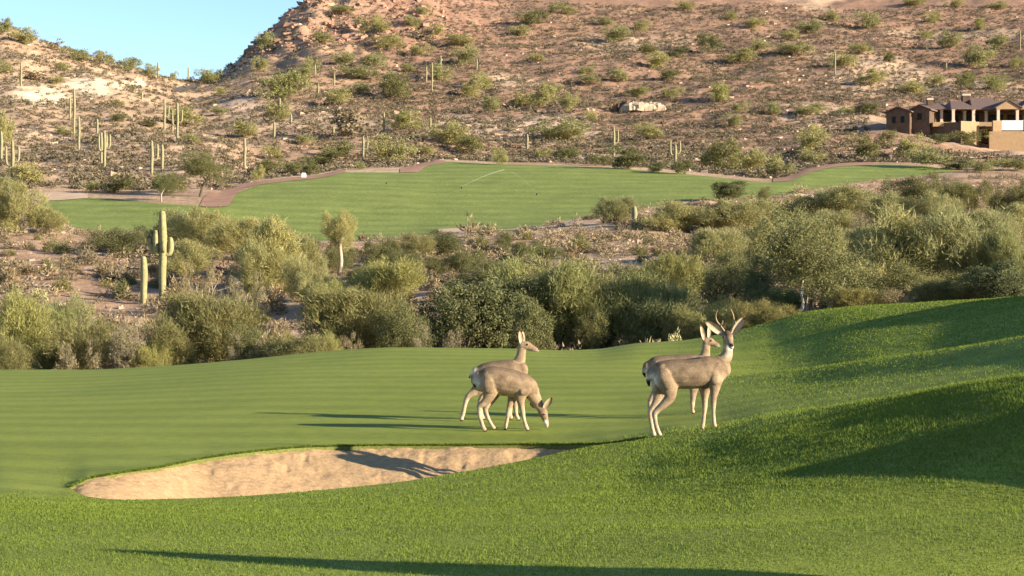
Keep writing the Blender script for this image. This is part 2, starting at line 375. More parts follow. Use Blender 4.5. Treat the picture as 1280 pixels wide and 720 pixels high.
# ------------------------------------------------------------------ ground meshes
cols = np.unique(np.concatenate([np.arange(PXMIN, -260, 22), np.arange(-260, 1540, 4.0), np.arange(1540, PXMAX + 1, 22), [SAND[0], SAND[1], 38, 1201]]))
SEG = {'n0':70,'n1':22,'ridge_a':16,'dip_a':20,'face_b':22,'B0':34,'B3':14,'n6':16,'face_c':10,'ridge_c':12,'dip_c':14,'crest':12,'v0':14,'v1':32,'v2':30,'v3':34,'v4':30,'F0':44,'F1':18,'h0':52,'h1':66,'h2':76,'sky':50,'top':24}
cY, cZ = lay_eval(cols)
def soil_tint(px, Y):
    x = x_at(px, Y); n1 = fbm(x * .03, Y * .03, 51, 4); n2 = fbm(x * .3, Y * .25, 61, 3)
    base = np.array([.37, .245, .158]); pale = np.array([.58, .44, .30]); red = np.array([.34, .195, .135]); brown = np.array([.295, .178, .118])
    c = np.tile(base, (len(px), 1))
    def mx(c, col, w): return c * (1 - w[:, None]) + col * w[:, None]
    row = row_of(surf(px, Y), Y)
    c = mx(c, np.array([.43, .305, .20]), (1 - sstep(250, 380, px)) * sstep(160, 220, Y) * .8)
    c = mx(c, brown, sstep(380, 560, px) * sstep(270, 330, Y) * .85)
    c = mx(c, red, sstep(290, 340, px) * (1 - sstep(560, 680, px)) * sstep(440, 500, Y) * .55)
    c = mx(c, pale, np.clip(sstep(.03, .16, n1) * .5, 0, 1) * (Y > 60))
    for (a, b, w, h) in ((115,107,26,9),(165,106,18,6),(45,118,26,10),(75,124,12,7),(300,130,30,12),(560,152,60,6),(690,150,40,8),(640,160,90,8)):
        g = np.exp(-(((px - a + 40 * n2) / w) ** 2 + ((row - b + 16 * n2) / h) ** 2) * 1.2)
        c = mx(c, np.array([.72, .61, .43]) if a < 250 else np.array([.50, .37, .27]), np.clip(g * 1.9, 0, 1) * (Y > 200))
    c = mx(c, red, np.clip(np.exp(-(((px - 1010) / 60) ** 2 + ((row - 160) / 9) ** 2)) * .6, 0, 1) * (Y > 250))
    c *= (1 + .5 * n2)[:, None]
    return c
def ground(name, k0, k1, m, sel=None, tint=False, off=0.0, smooth=True, kindkw='structure'):
    """sheet of the terrain between layers k0 and k1; sel(k, pxmid) picks columns per segment"""
    V = []; Fq = []; n = 0; C = len(cols); rows = []
    for k in range(k0, k1):
        ns = SEG[LN[k]]
        ts = np.linspace(0, 1, ns + 1)
        for i, t in enumerate(ts[:-1] if k < k1 - 1 else ts): rows.append((k, t))
    P = np.tile(cols, (len(rows), 1)); Yg = np.stack([cY[k] + (cY[k + 1] - cY[k]) * t for k, t in rows])
    Z = surf(P, np.clip(Yg, cY[k0][None], cY[k1][None]), sand=False) + off
    V = np.stack([x_at(P, Yg), Yg, Z], -1).reshape(-1, 3)
    i, j = np.meshgrid(np.arange(len(rows) - 1), np.arange(C - 1), indexing='ij')
    q = np.stack([i * C + j, i * C + j + 1, (i + 1) * C + j + 1, (i + 1) * C + j], -1).reshape(-1, 4)
    if sel is not None:
        kk = np.array([r[0] for r in rows])[i.ravel()]; pm = (cols[j.ravel()] + cols[j.ravel() + 1]) / 2
        q = q[sel(kk, pm)]
    used = np.unique(q); remap = np.full(len(V), -1); remap[used] = np.arange(len(used))
    V = V[used]; q = remap[q]
    tc = soil_tint(P.ravel()[used], Yg.ravel()[used]) if tint else None
    o = obj(name, mesh_np(name, V, q, m, smooth, col=tc)); o['kind'] = kindkw
    return o
iF0, iF1, iv0 = LN.index('F0'), LN.index('F1'), LN.index('crest')
ground('near_fairway', 0, iv0 + 1, M['turf'], lambda k, p: ~((k == iB0) & (p > SAND[0]) & (p < SAND[1])))
ground('desert_ground', iv0 + 1, K - 1, M['desert'], lambda k, p: ~((k == iF0) & (p > 38) & (p < 1201)), tint=True)
ground('far_fairway', iF0, iF0 + 1, M['far_turf'], lambda k, p: (p > 38) & (p < 1201))
# bunker: sand floor with a cut turf lip at the far side
sc_ = np.arange(SAND[0], SAND[1] + .1, 2.0); sc_[-1] = SAND[1]
sY, _ = lay_eval(sc_); ts = np.linspace(0, 1, 64)
ppx = np.tile(sc_, (64, 1)); sYg = sY[iB0] + (sY[iB3] - sY[iB0]) * ts[:, None]
eps = 1e-4
sZ = surf(ppx, np.clip(sYg, sY[iB0] + eps, sY[iB3] - eps), sand=False) - sand_drop(ppx, ts[:, None])
xs_ = x_at(ppx, sYg)
sZ += .035 * fbm(xs_ * 2.2, sYg * 2.2, 71, 4) - .018 * sstep(.12, .3, fbm(xs_ * 6, sYg * 4, 77, 2))  + sstep(.6, .8, ts)[:, None] * .06 * fbm(xs_ * 5, sYg * 5, 75, 3)
V = np.stack([xs_, sYg, sZ], -1).reshape(-1, 3); C = len(sc_)
i, j = np.meshgrid(np.arange(63), np.arange(C - 1), indexing='ij')
q = np.stack([i * C + j, i * C + j + 1, (i + 1) * C + j + 1, (i + 1) * C + j], -1).reshape(-1, 4)
o = obj('bunker_sand', mesh_np('bunker_sand', V, q, M['sand'], True)); o['kind'] = 'structure'
# lip walls under the turf edge (soil seen in the cut), around both sides
lv = []; lq = []
for t_, e in ((sY[iB3], -eps), (sY[iB0], eps)):
    top = surf(sc_, t_ + e, sand=False) + .002; b0 = len(lv) and sum(len(a) for a in lv)
    lv.append(np.stack([x_at(sc_, t_), t_, top], -1)); lv.append(np.stack([x_at(sc_, t_), t_ - .004, top - .06], -1))
    lq += [[b0 + a, b0 + a + 1, b0 + C + a + 1, b0 + C + a] for a in range(C - 1)]
o = obj('bunker_edge', mesh_np('bunker_edge', np.concatenate(lv), np.array(lq), M['lip'], True)); o['kind'] = 'structure'
# draped strips: dirt paths, banks
def strip(name, top, bot, m, lift=.12, n=40, rows=5, ymin=54):
    tx = P1([p[0] for p in top], [p[1] for p in top]); bx = P1([p[0] for p in bot], [p[1] for p in bot])
    xs = np.linspace(top[0][0], top[-1][0], n); V = []
    for r in range(rows):
        for x in xs:
            row = bx(x) + (tx(x) - bx(x)) * r / (rows - 1)
            Y = hit(x, float(row), ymin) or 260
            V.append((float(x_at(x, Y)), Y, float(surf(x, Y)) + lift))
    q = [[r * n + a, r * n + a + 1, (r + 1) * n + a + 1, (r + 1) * n + a] for r in range(rows - 1) for a in range(n - 1)]
    o = obj(name, mesh_np(name, np.array(V), np.array(q), m, True)); o['kind'] = 'structure'; return o
strip('dirt_path', [(250,256),(256,246),(270,238),(300,231),(340,225),(400,218.5),(432,211)], [(250,258),(262,259),(284,258),(300,238),(340,229),(400,222.5),(432,215.5)], M['path'], .05)
strip('dirt_path', [(500,211),(520,203),(545,200),(556,201)], [(500,216),(520,216),(534,208),(556,203.5)], M['path'], .05, n=30)
strip('dirt_path', [(966,221),(1000,211),(1030,204),(1060,200),(1090,200)], [(966,228),(985,226.5),(1012,216),(1048,208.5),(1090,206.5)], M['path'], .05)
strip('dirt_path', [(20,242),(60,240),(110,243)], [(20,250),(60,251),(110,248)], M['tandirt'], .05)
strip('dirt_path', [(1160,198),(1200,196),(1290,190)], [(1160,200.5),(1200,199.5),(1290,194)], M['tandirt'], .2)
strip('dirt_bank', [(548,287),(575,286),(605,290)], [(548,292),(575,297),(605,296)], M['tandirt'], .06)
#strip('dirt_bank', [(1180,214),(1240,213),(1275,213)], [(1180,218),(1240,222),(1275,220)], M['tandirt'], .06)
strip('hill_road', [(216,113),(228,109),(250,107)], [(216,116),(228,115),(250,110)], M['asphalt'], .3, 16, 4)

# ------------------------------------------------------------------ plant templates (unit: radius .5, height 1, base at origin)
def unitv(n):
    v = rng.normal(size=(n, 3)); return v / np.linalg.norm(v, axis=1)[:, None]
def tris(base, tip, width):
    """thin triangles from base to tip, width given, with a random side vector"""
    d = tip - base; s = np.cross(d, unitv(len(d))); s /= np.linalg.norm(s, axis=1)[:, None] + 1e-9
    w = width[:, None] * .5
    V = np.stack([base - s * w, base + s * w, tip], 1).reshape(-1, 3)
    return V, np.arange(len(V)).reshape(-1, 3)
def leafquads(c, size, up=.0):
    n = len(c); a = unitv(n); a[:, 2] += up; a /= np.linalg.norm(a, axis=1)[:, None]
    b = np.cross(a, unitv(n)); b /= np.linalg.norm(b, axis=1)[:, None] + 1e-9
    s = size[:, None]
    V = np.stack([c - a * s, c + b * s * .55, c + a * s, c - b * s * .55], 1).reshape(-1, 3)
    return V, np.arange(len(V)).reshape(-1, 4)
def crown_points(n, lobes, flat=.0, low=.1):
    """clump centres in an uneven crown made of a few offset lobes"""
    L = []
    for i in range(lobes):
        a = rng.uniform(0, 6.283); r = rng.uniform(.05, .42)
        L.append((r * math.cos(a), r * math.sin(a), rng.uniform(.18, .66), rng.uniform(.15, .29), rng.uniform(.18, .34)))
    L = np.array(L); k = rng.integers(0, lobes, n); d = unitv(n); d[:, 2] = np.where(d[:, 2] < -.8, -d[:, 2], d[:, 2])
    rad = rng.uniform(.45, 1.05, n) ** .6
    P = L[k, :3] + d * np.c_[L[k, 3], L[k, 3], L[k, 4]] * rad[:, None]
    P[:, 2] = np.clip(P[:, 2], low, 1.05); return P
def unit_fit(V, r=.5):
    V = V.copy(); V[:, :2] -= np.median(V[:, :2], axis=0); q = np.percentile(np.hypot(V[:, 0], V[:, 1]), 95); V[:, :2] *= r / q
    V[:, 2] *= 1 / np.percentile(V[:, 2], 99.3); return V
def tmpl_pv(mname, dense=1.0, lobes=7, fine=1.0):
    nb = int(150 * dense); c = crown_points(nb, lobes, low=.03)
    d = c - np.array([0, 0, .15]); d[:, 2] += .25; d += rng.normal(size=d.shape) * .12; d /= np.linalg.norm(d, axis=1)[:, None]
    per = 62; B = np.repeat(c, per, 0); D = np.repeat(d, per, 0); n = len(B)
    B = B + rng.normal(size=(n, 3)) * .035 + D * rng.uniform(-.07, .05, (n, 1))
    T = D + rng.normal(size=(n, 3)) * .55; T[:, 2] += .05; T /= np.linalg.norm(T, axis=1)[:, None]
    ln = rng.uniform(.03, .085, n)
    V, Fc = tris(B, B + T * ln[:, None], rng.uniform(.005, .010, n) * fine)
    V[:, 2] = np.maximum(V[:, 2], 0.0)
    vary = np.clip(np.repeat(rng.uniform(.25, .75, nb), per) + rng.normal(size=n) * .18, 0, 1)
    return mesh_np('palo_verde_crown', unit_fit(V), Fc, M[mname], False, fattr=vary)
def tmpl_leaf(mname, clumps=110, per=42, size=.018, up=0., lobes=6, low=.04, name='leaf_crown', spread=.045):
    c = crown_points(clumps, lobes, low=low); n = clumps * per
    B = np.repeat(c, per, 0) + rng.normal(size=(n, 3)) * spread; B[:, 2] = np.maximum(B[:, 2], .01)
    V, Fc = leafquads(B, rng.uniform(.6, 1.5, n) * size, up)
    vary = np.clip(np.repeat(rng.uniform(.2, .7, clumps), per) + rng.normal(size=n) * .2, 0, 1)
    return mesh_np(name, unit_fit(V), Fc, M[mname], False, fattr=vary)
def dome(n, size, mname, twig=True, name='low_shrub', wide=.035):
    d = unitv(n); d[:, 2] = np.abs(d[:, 2]); lump = 1 + .35 * np.sin(d[:, 0] * 5 + rng.uniform(0, 6)) * np.cos(d[:, 1] * 6 + rng.uniform(0, 6))
    r = rng.uniform(.35, 1, n) ** .5 * lump
    P = d * np.array([.42, .42, .8]) * r[:, None]
    T = d + rng.normal(size=(n, 3)) * .5; T[:, 2] += .3; T /= np.linalg.norm(T, axis=1)[:, None]
    V, Fc = tris(P - T * size * .5, P + T * (size * rng.uniform(.5, 1.3, n))[:, None], rng.uniform(.6, 1.5, n) * wide)
    V[:, 2] = np.maximum(V[:, 2], -.02)
    return mesh_np(name, V, Fc, M[mname], False, fattr=np.clip(rng.normal(.5, .25, n), 0, 1))
def tmpl_stems(n, m, lean=.25, top=.6, r=.02):
    b = MB()
    for i in range(n):
        a = rng.uniform(0, 6.283); p = np.array([rng.normal() * .03, rng.normal() * .03, -.05]); pts = [p.copy()]
        d = np.array([math.cos(a) * lean, math.sin(a) * lean, 1.0])
        for s in range(5):
            p = p + d * top / 5 + rng.normal(size=3) * .02; pts.append(p.copy())
        rr = np.linspace(r, r * .3, 6); b.tube(pts, rr, seg=6, sub=2, ref=(.3, .9, .1), cap=False)
        for q in range(2):
            k = rng.integers(2, 5); e = pts[k] + np.array([rng.normal() * .16, rng.normal() * .16, rng.uniform(.1, .25)])
            b.tube([pts[k], (pts[k] + e) / 2 + rng.normal(size=3) * .015, e], [r * .45, r * .3, r * .12], seg=5, sub=2, ref=(.3, .9, .1), cap=False)
    return b.mesh('stems', m, True)
T = {}
T['pv'] = [tmpl_pv('pv', 2.6, 9) for _ in range(3)]
T['pvpale'] = [tmpl_pv('pvpale', 2.2, 9) for _ in range(3)]
T['olive'] = [tmpl_pv('olive', 2.4, 9, .9) for _ in range(3)]
T['mesq'] = [tmpl_leaf('mesq', 300, 66, .0095, .2, 9, spread=.036) for _ in range(3)]
T['jojoba'] = [tmpl_leaf('jojoba', 340, 60, .0125, 1.0, 9, spread=.032) for _ in range(2)]
M['scrub'] = foliage('scrub_leaves', (.185, .150, .092), .55, 1.4, .15)
T['grey'] = [dome(900, .10, 'grey') for _ in range(4)]
T['lowgreen'] = [dome(900, .10, 'olive') for _ in range(2)]
T['dry'] = [tmpl_pv('dry', .6, 6, .9) for _ in range(2)]
T['yellow'] = [dome(700, .10, 'yellow', name='cholla_joints') for _ in range(1)]
T['hill_pv'] = [tmpl_leaf('pvpale', 150, 28, .021, .5, 9, .02) for _ in range(3)]
T['hill_green'] = [tmpl_leaf('pv', 150, 28, .021, .5, 9, .02) for _ in range(3)]
T['hill_dark'] = [tmpl_leaf('mesq', 150, 28, .021, .2, 9, .02) for _ in range(3)]
T['hill_dry'] = [tmpl_leaf('grey', 36, 20, .042, .4, 5, .05) for _ in range(2)]
STEM = {'brown': [tmpl_stems(5, M['bark']) for _ in range(2)], 'pale': [tmpl_stems(4, M['palebark'], .3, .6, .016) for _ in range(2)]}
used_n = {}
def plant(kind, name, px, rtop, w, label, cat, rbase=None, Y=None, group=None, stems=None, sink=.03, depth=1.0):
    if Y is None: Y = hit(px, rbase, 54) or 100.0
    x = float(x_at(px, Y)); z = float(surf(px, Y)); h = max(.25, float(z_at(rtop, Y)) - z); wd = w / F * Y
    i = used_n.get(kind, 0); used_n[kind] = i + 1
    me = T[kind][i % len(T[kind])]
    rz = rng.uniform(0, 6.28); sc = (wd * 1.06, wd * 1.06 * depth, h)
    if stems:
        r = empty(name, (x, Y, z - sink * h)); r.rotation_euler.z = rz; r.scale = sc
        obj('crown', me, r); obj('trunk', STEM[stems][i % 2], r)
    else:
        r = obj(name, me, None, (x, Y, z - sink * h)); r.rotation_euler.z = rz; r.scale = sc
    tag(r, label, cat, group); return r
# ------------------------------------------------------------------ brush belt behind the near fairway
S = 'shrub'; TR = 'tree'
BELT = [
 ('pv','palo_verde',14,366,80,None,60,'wide yellow green palo verde cut by the left photo edge behind the fairway',TR,'brown'),
 ('pv','palo_verde',66,374,72,None,62,'yellow green palo verde beside the wide one at the left photo edge',TR,'brown'),
 ('olive','desert_shrub',112,400,78,None,59,'olive shrub between left palo verde and grey twiggy bush along fairway edge',S,'brown'),
 ('dry','dry_shrub',160,396,76,None,58,'grey brown twiggy bush with bare branches behind the left fairway edge',S,'pale'),
 ('olive','desert_shrub',262,366,98,None,60,'big rounded olive shrub below the tall saguaro at the fairway edge',S,'brown'),
 ('mesq','desert_shrub',312,404,52,None,57.5,'small dark shrub right of the big rounded olive shrub at fairway edge',S,'brown'),
 ('olive','desert_shrub',375,420,80,None,56.5,'low olive hedge like shrub along fairway edge under the bare sandy bank',S,None),
 ('dry','dry_shrub',253,326,64,398,None,'tan dry bush on the slope right of the tall saguaro',S,'pale'),
 ('grey','low_shrub',219,342,36,378,None,'grey low bush at the foot of the tall saguaro',S,None),
 ('pvpale','palo_verde',10,226,66,292,None,'tall pale palo verde on the slope at the left photo edge under the hill',TR,'brown'),
 ('pvpale','palo_verde',58,260,40,292,None,'small pale palo verde right of the tall one at the left edge',TR,'brown'),
 ('mesq','mesquite',150,282,66,322,None,'dark wide mesquite shrub on slope left of the tall saguaro',S,'brown'),
 ('pvpale','palo_verde',222,262,72,312,None,'pale palo verde directly behind the armed saguaro',TR,'brown'),
 ('pvpale','palo_verde',256,260,72,316,None,'tallest pale palo verde right of the armed saguaro below far fairway',TR,'brown'),
 ('pvpale','palo_verde',296,272,56,326,None,'pale palo verde thicket third to the right of the armed saguaro',TR,'brown'),
 ('lowgreen','low_shrub',78,344,30,364,None,'rounded low green shrub on the bare left slope above the cholla',S,None),
 ('lowgreen','low_shrub',152,346,28,373,None,'low green shrub just left of the small saguaro column',S,None),
 ('grey','low_shrub',132,322,32,347,None,'grey rounded shrub on the left slope below the dark mesquite',S,None),
 ('yellow','cholla_cactus',48,358,32,378,None,'pale yellow cholla cactus above the left palo verde bushes',"cactus",None),
 ('pvpale','palo_verde',342,274,84,362,None,'large grey green palo verde left of the white trunked tree',TR,'pale'),
 ('pvpale','palo_verde',378,318,48,378,None,'low pale palo verde beneath the large grey green one',TR,'pale'),
 ('grey','low_shrub',338,352,46,392,None,'grey brown shrub on top of the bare sandy bank',S,None),
 ('mesq','mesquite',420,306,50,341,None,'dark bush around the foot of the white trunked tree',S,None),
 ('mesq','mesquite',488,296,40,332,None,'dark green shrub between white trunked tree and tan dirt bank',S,None),
 ('olive','desert_shrub',522,292,46,326,None,'olive shrub left of the wide dark shrub under the tan dirt bank',S,None),
 ('mesq','mesquite',556,288,70,320,None,'wide low dark green shrub under the tan dirt bank',S,None),
 ('pv','palo_verde',478,324,84,388,None,'yellow green palo verde on the slope above the dense olive bush',TR,'brown'),
 ('pv','palo_verde',418,350,64,398,None,'small yellow green palo verde above the bare sandy bank right side',TR,'brown'),
 ('olive','desert_shrub',446,360,108,None,60,'dense golden olive bush at the middle of the fairway edge',S,'brown'),
 ('mesq','mesquite',505,380,62,None,58.5,'dark shaded shrub between golden olive bush and grey green leafy bush',S,'brown'),
 ('jojoba','jojoba_bush',572,352,100,None,61,'large leafy grey green bush behind the two does',S,'brown'),
 ('jojoba','jojoba_bush',620,348,90,None,62,'right half of leafy grey green thicket touching feathery palo verde',S,'brown'),
 ('jojoba','jojoba_bush',664,372,60,None,58.5,'small leafy grey green bush in front of the feathery palo verde',S,'brown'),
 ('grey','low_shrub',528,326,42,362,None,'grey shrub on the stony slope above the leafy grey green bush',S,None),
 ('grey','low_shrub',550,346,36,378,None,'grey shrub just above the left side of leafy grey green bush',S,None),
 ('mesq','mesquite',632,287,26,316,None,'small dark shrub at the left end of the stony slope by far fairway',S,None),
 ('pv','palo_verde',702,320,110,None,63,'tallest feathery palo verde of the green thicket right of the does',TR,'brown'),
 ('pv','palo_verde',762,336,108,None,63,'feathery palo verde in the middle of green thicket between deer pairs',TR,'brown'),
 ('pv','palo_verde',818,356,92,None,62,'lower feathery palo verde of the thicket just left of the buck',TR,'brown'),
 ('pv','palo_verde',866,378,70,None,60,'lowest feathery palo verde behind the antlered buck head',TR,'brown'),
 ('pv','palo_verde',854,316,50,378,None,'upright palo verde on the slope above the buck',TR,'brown'),
 ('mesq','mesquite',812,324,50,366,None,'dark green shrub left of the upright palo verde above the buck',S,'brown'),
 ('mesq','mesquite',905,322,78,398,None,'dark shaded mesquite above and right of the buck',TR,'brown'),
 ('mesq','mesquite',948,318,62,398,None,'dark shaded mesquite touching the big white trunked mesquite',TR,'brown'),
 ('olive','desert_shrub',922,372,70,None,62,'olive shrub directly behind the right ear of the buck',S,'brown'),
 ('olive','desert_shrub',962,376,56,None,58,'olive brown shrub at mound edge left of the white trunks',S,'brown'),
 ('pvpale','palo_verde',770,245,42,279,None,'pale palo verde at the fairway end left of the saguaro stub',TR,'brown'),
 ('pvpale','palo_verde',845,252,66,290,None,'pale palo verde right of the short saguaro stub',TR,'brown'),
 ('pvpale','palo_verde',888,256,56,292,None,'middle palo verde of the pale row below the far fairway right side',TR,'brown'),
 ('pvpale','palo_verde',928,248,70,292,None,'right palo verde of the pale row below the round grey bush',TR,'brown'),
 ('jojoba','desert_shrub',910,226,38,251,None,'round grey green bush standing on the lower edge of the far fairway',S,'brown'),
 ('mesq','desert_shrub',955,233,24,258,None,'small dark bush right of the round grey green bush on fairway edge',S,None),
 ('pvpale','palo_verde',1128,262,112,None,67,'huge upright palo verde right of the white trunked mesquite',TR,'brown'),
 ('pvpale','palo_verde',1200,258,124,None,67,'widest upright palo verde behind the right grass mound',TR,'brown'),
 ('pv','palo_verde',1266,288,66,None,65,'palo verde cut by the right photo edge behind the mound',TR,'brown'),
 ('jojoba','jojoba_bush',1252,326,92,None,57,'dark leafy bush at the right photo edge on the mound crest',S,'brown'),
 ('mesq','mesquite',1090,330,100,None,63,'dark understory mesquite below the huge upright palo verde',S,'brown'),
 ('mesq','mesquite',1160,334,100,None,62,'dark understory mesquite with pale stems behind the right mound',S,'pale'),
 ('mesq','mesquite',1142,216,66,266,None,'dark broad mesquite on the slope below the far fairway right end',TR,'brown'),
 ('mesq','mesquite',1216,226,54,264,None,'dark mesquite among pale rocks at the upper right slope',TR,'brown'),
 ('mesq','mesquite',1252,234,48,278,None,'dark mesquite nearer the right edge above the widest palo verde',TR,'brown'),
 ('mesq','mesquite',1278,224,46,278,None,'dark mesquite cut by the right edge below the house',TR,'brown'),
 ('pvpale','palo_verde',1058,232,78,277,None,'pale palo verde on the slope left of the dark broad mesquite',TR,'brown'),
 ('dry','dry_shrub',1090,266,66,302,None,'brown dry bush above the huge upright palo verde',S,'pale'),
 ('lowgreen','low_shrub',974,242,32,272,None,'low green bush below the small dark bush by the far fairway',S,None),
 ('pvpale','palo_verde',1006,244,56,278,None,'pale palo verde above the crown of the white trunked mesquite',TR,'brown'),
 ('olive','desert_shrub',1072,360,50,None,58,'olive shrub at mound edge right of the white trunks',S,'brown'),
 ('yellow','cholla_cactus',845,408,24,None,54.5,'small yellow bush at the fairway edge left of the buck head',S,None),
 ('olive','desert_shrub',198,396,60,None,58.5,'olive shrub between the grey twiggy bush and big rounded olive shrub',S,'brown'),
 ('dry','dry_shrub',300,340,60,400,None,'tan dry bush above the small dark fairway edge shrub',S,'pale'),
 ('mesq','mesquite',655,300,46,326,None,'low dark shrub on the stony slope above the feathery thicket',S,None),
 ('lowgreen','low_shrub',724,292,44,316,None,'low green shrub in the middle of the stony slope',S,None),
]
for kd, nm, px, rt, w, rb, Y, lab, cat, st in BELT:
    if Y: w *= 1.15
    if kd in ('pv', 'pvpale', 'olive'): w *= 1.15
    plant(kd, nm, px, rt, w, lab, cat, rb, Y, 'brush between the two fairways', st)
for i in range(46):
    px = -20 + i * 29 + rng.uniform(-10, 10); Yb = rng.uniform(56, 75)
    if 300 < px < 400 and Yb > 60: Yb = 57
    if 965 < px < 1070: Yb = 68
    rt = np.interp(px, [0, 300, 500, 640, 900, 1000, 1280], [428, 428, 408, 402, 392, 366, 350]) - rng.uniform(-8, 12)
    plant(('dry', 'olive', 'mesq', 'pv')[i % 4], 'undergrowth_shrub', px, rt, rng.uniform(44, 80), 'low undergrowth shrub filling the gaps between the larger fairway edge bushes', S, Y=Yb, group='undergrowth along the fairway edge')
FILL = [('pale palo verde filling the slope between the armed saguaro and the white trunked tree', 'palo verdes right of the saguaro', 'pvpale', 'palo_verde', TR,
   [(322,300,368,60),(372,295,348,50),(238,300,346,50),(400,340,386,46)]),
 ('dull green shrub on the slope between the white trunked tree and the stony middle slope', 'shrubs left of the stony slope', 'mesq', 'mesquite', S,
   [(470,302,334,50),(505,312,342,44),(540,318,350,48),(580,312,344,46),(615,322,352,44),(600,335,366,50),(640,326,356,40),(450,330,362,44),(680,306,330,36)]),
 ('olive thicket tree among the crowded brush on the upper right slope', 'brush on the upper right slope', 'pvpale', 'palo_verde', TR,
   [(900,285,335,64),(950,280,330,66),(985,270,316,56),(1080,282,330,60),(1110,240,286,58),(1170,240,290,60),(1235,262,310,70),(1272,255,300,56),(1020,285,320,50),(1045,262,300,48)]),
 ('dark mesquite shrub in the shade of the upper right slope brush', 'dark shrubs on the upper right slope', 'mesq', 'mesquite', S,
   [(920,310,352,60),(870,330,376,52),(1050,320,372,60),(1120,300,340,64),(1190,225,258,48),(1230,280,330,60),(1180,290,330,50)])]
for lab, grp, kd, nm, cat, pts in FILL:
    for px, rt, rb, w in pts: plant(kd, nm, px, rt, w * 1.15, lab, cat, rb, None, grp, 'brown')
# big mesquite with white trunks: own trunk shapes
def tree_custom(px, Y, rtop, w, kind, trunks, label, cw=1.0, clow=.3, m='palebark', group=None):
    z = float(surf(px, Y)); x = float(x_at(px, Y)); h = float(z_at(rtop, Y)) - z; wd = w / F * Y
    r = empty('mesquite_tree', (x, Y, z - .05))
    for me in T[kind][:1]:
        c = obj('crown', me, r, (0, 0, h * clow)); c.scale = (wd * 1.05, wd, h * (1 - clow)); c.rotation_euler.z = rng.uniform(0, 6)
    b = MB()
    for pts, rad in trunks:
        P = [((p[0] - px) / F * Y, p[2], float(z_at(p[1], Y)) - z + .05) for p in pts]
        b.tube(P, np.linspace(rad, rad * .4, len(P)), seg=8, sub=3)
    obj('trunk', b.mesh('trunk', M[m], True), r)
    return tag(r, label, 'tree', group)
tree_custom(1003, 60, 262, 150, 'mesq', [([(996,412,-.6),(997,392,-.6),(1001,378,-.5),(999,366,-.4),(1004,350,0)], .075),
            ([(1028,408,-.6),(1030,388,-.7),(1040,372,-.7),(1048,358,-.6),(1054,346,-.4)], .07), ([(1036,378,-.7),(1050,366,-.8),(1064,362,-.8)], .035), ([(1006,408,-.3),(1006,388,-.3),(1010,370,0)], .035)],
            'big grey green mesquite tree with two white trunks behind the mound', clow=.10)
tree_custom(1012, 63, 268, 96, 'pvpale', [([(1012,400,0),(1014,370,0),(1008,340,0)], .08)], 'pale topped tree growing behind the white trunked mesquite', clow=.25, m='bark')
tree_custom(426, hit(424, 344, 54) - 2.5, 264, 48, 'pvpale', [([(424,342,0),(427,325,-.3),(426,308,-.4),(428,296,-.2),(424,282,0)], .15), ([(427,312,-.4),(420,298,-.2),(418,288,0)], .05), ([(427,300,-.3),(433,285,0)], .04)],
            'slender tree with a bare white trunk below the far fairway', clow=.42)
tree_custom(252, hit(252, 246, 54), 188, 60, 'mesq', [([(250,248,0),(252,238,0),(256,228,.3),(262,218,0)], .16), ([(252,236,0),(246,224,0)], .08)],
            'spreading green tree with dark trunk beside the reddish dirt path', clow=.25, m='bark')
tree_custom(203, hit(203, 252, 54), 216, 42, 'mesq', [([(202,254,0),(203,244,-.5),(207,236,-.5)], .10), ([(203,246,-.4),(198,238,-.3)], .06)],
            'bushy tree with a pale forked stem at far fairway left part', clow=.15)
# ------------------------------------------------------------------ low shrubs on the stony slopes: individuals
zones = [((-20, 205, 285, 362), 62, 'low grey bursage mound on the bare slope left of the saguaros', 'bursage mounds on the left slope'),
         ((590, 945, 272, 350), 120, 'low grey bursage mound on the stony slope above the feathery thicket', 'bursage mounds on the stony middle slope'),
         ((440, 640, 300, 372), 46, 'low grey shrub on the slope between the two fairways, left of centre', 'low shrubs left of centre'),
         ((1090, 1290, 226, 300), 40, 'low grey shrub among rocks on the shaded right slope', 'low shrubs on the right slope'),
         ((300, 400, 340, 430), 16, 'small dry shrub on the bare sandy bank by the fairway edge', 'small shrubs on the sandy bank')]
for (a, b, c, d), n, lab, grp in zones:
    k = 0; tries = 0
    while k < n and tries < n * 4:
        tries += 1
        px = rng.uniform(a, b); row = rng.uniform(c, d); Y = hit(px, row, 54)
        if not Y or Y > 195: continue
        if Y > np.interp(px, [0, 640, 800, 1000, 1280], [140, 155, 180, 205, 240]): continue
        w = rng.uniform(.6, 1.5) * (1.25 if px < 300 else 1) ; kd = 'grey' if rng.random() < .78 else 'lowgreen'
        if Y < 56: continue
        me = T[kd][rng.integers(len(T[kd]))]
        o = obj('low_shrub', me, None, (float(x_at(px, Y)), Y, float(surf(px, Y)) - .05)); o.scale = (w, w * rng.uniform(.8, 1.2), w * rng.uniform(.45, .75)); o.rotation_euler.z = rng.uniform(0, 6.28)
        tag(o, lab, 'shrub', grp); k += 1
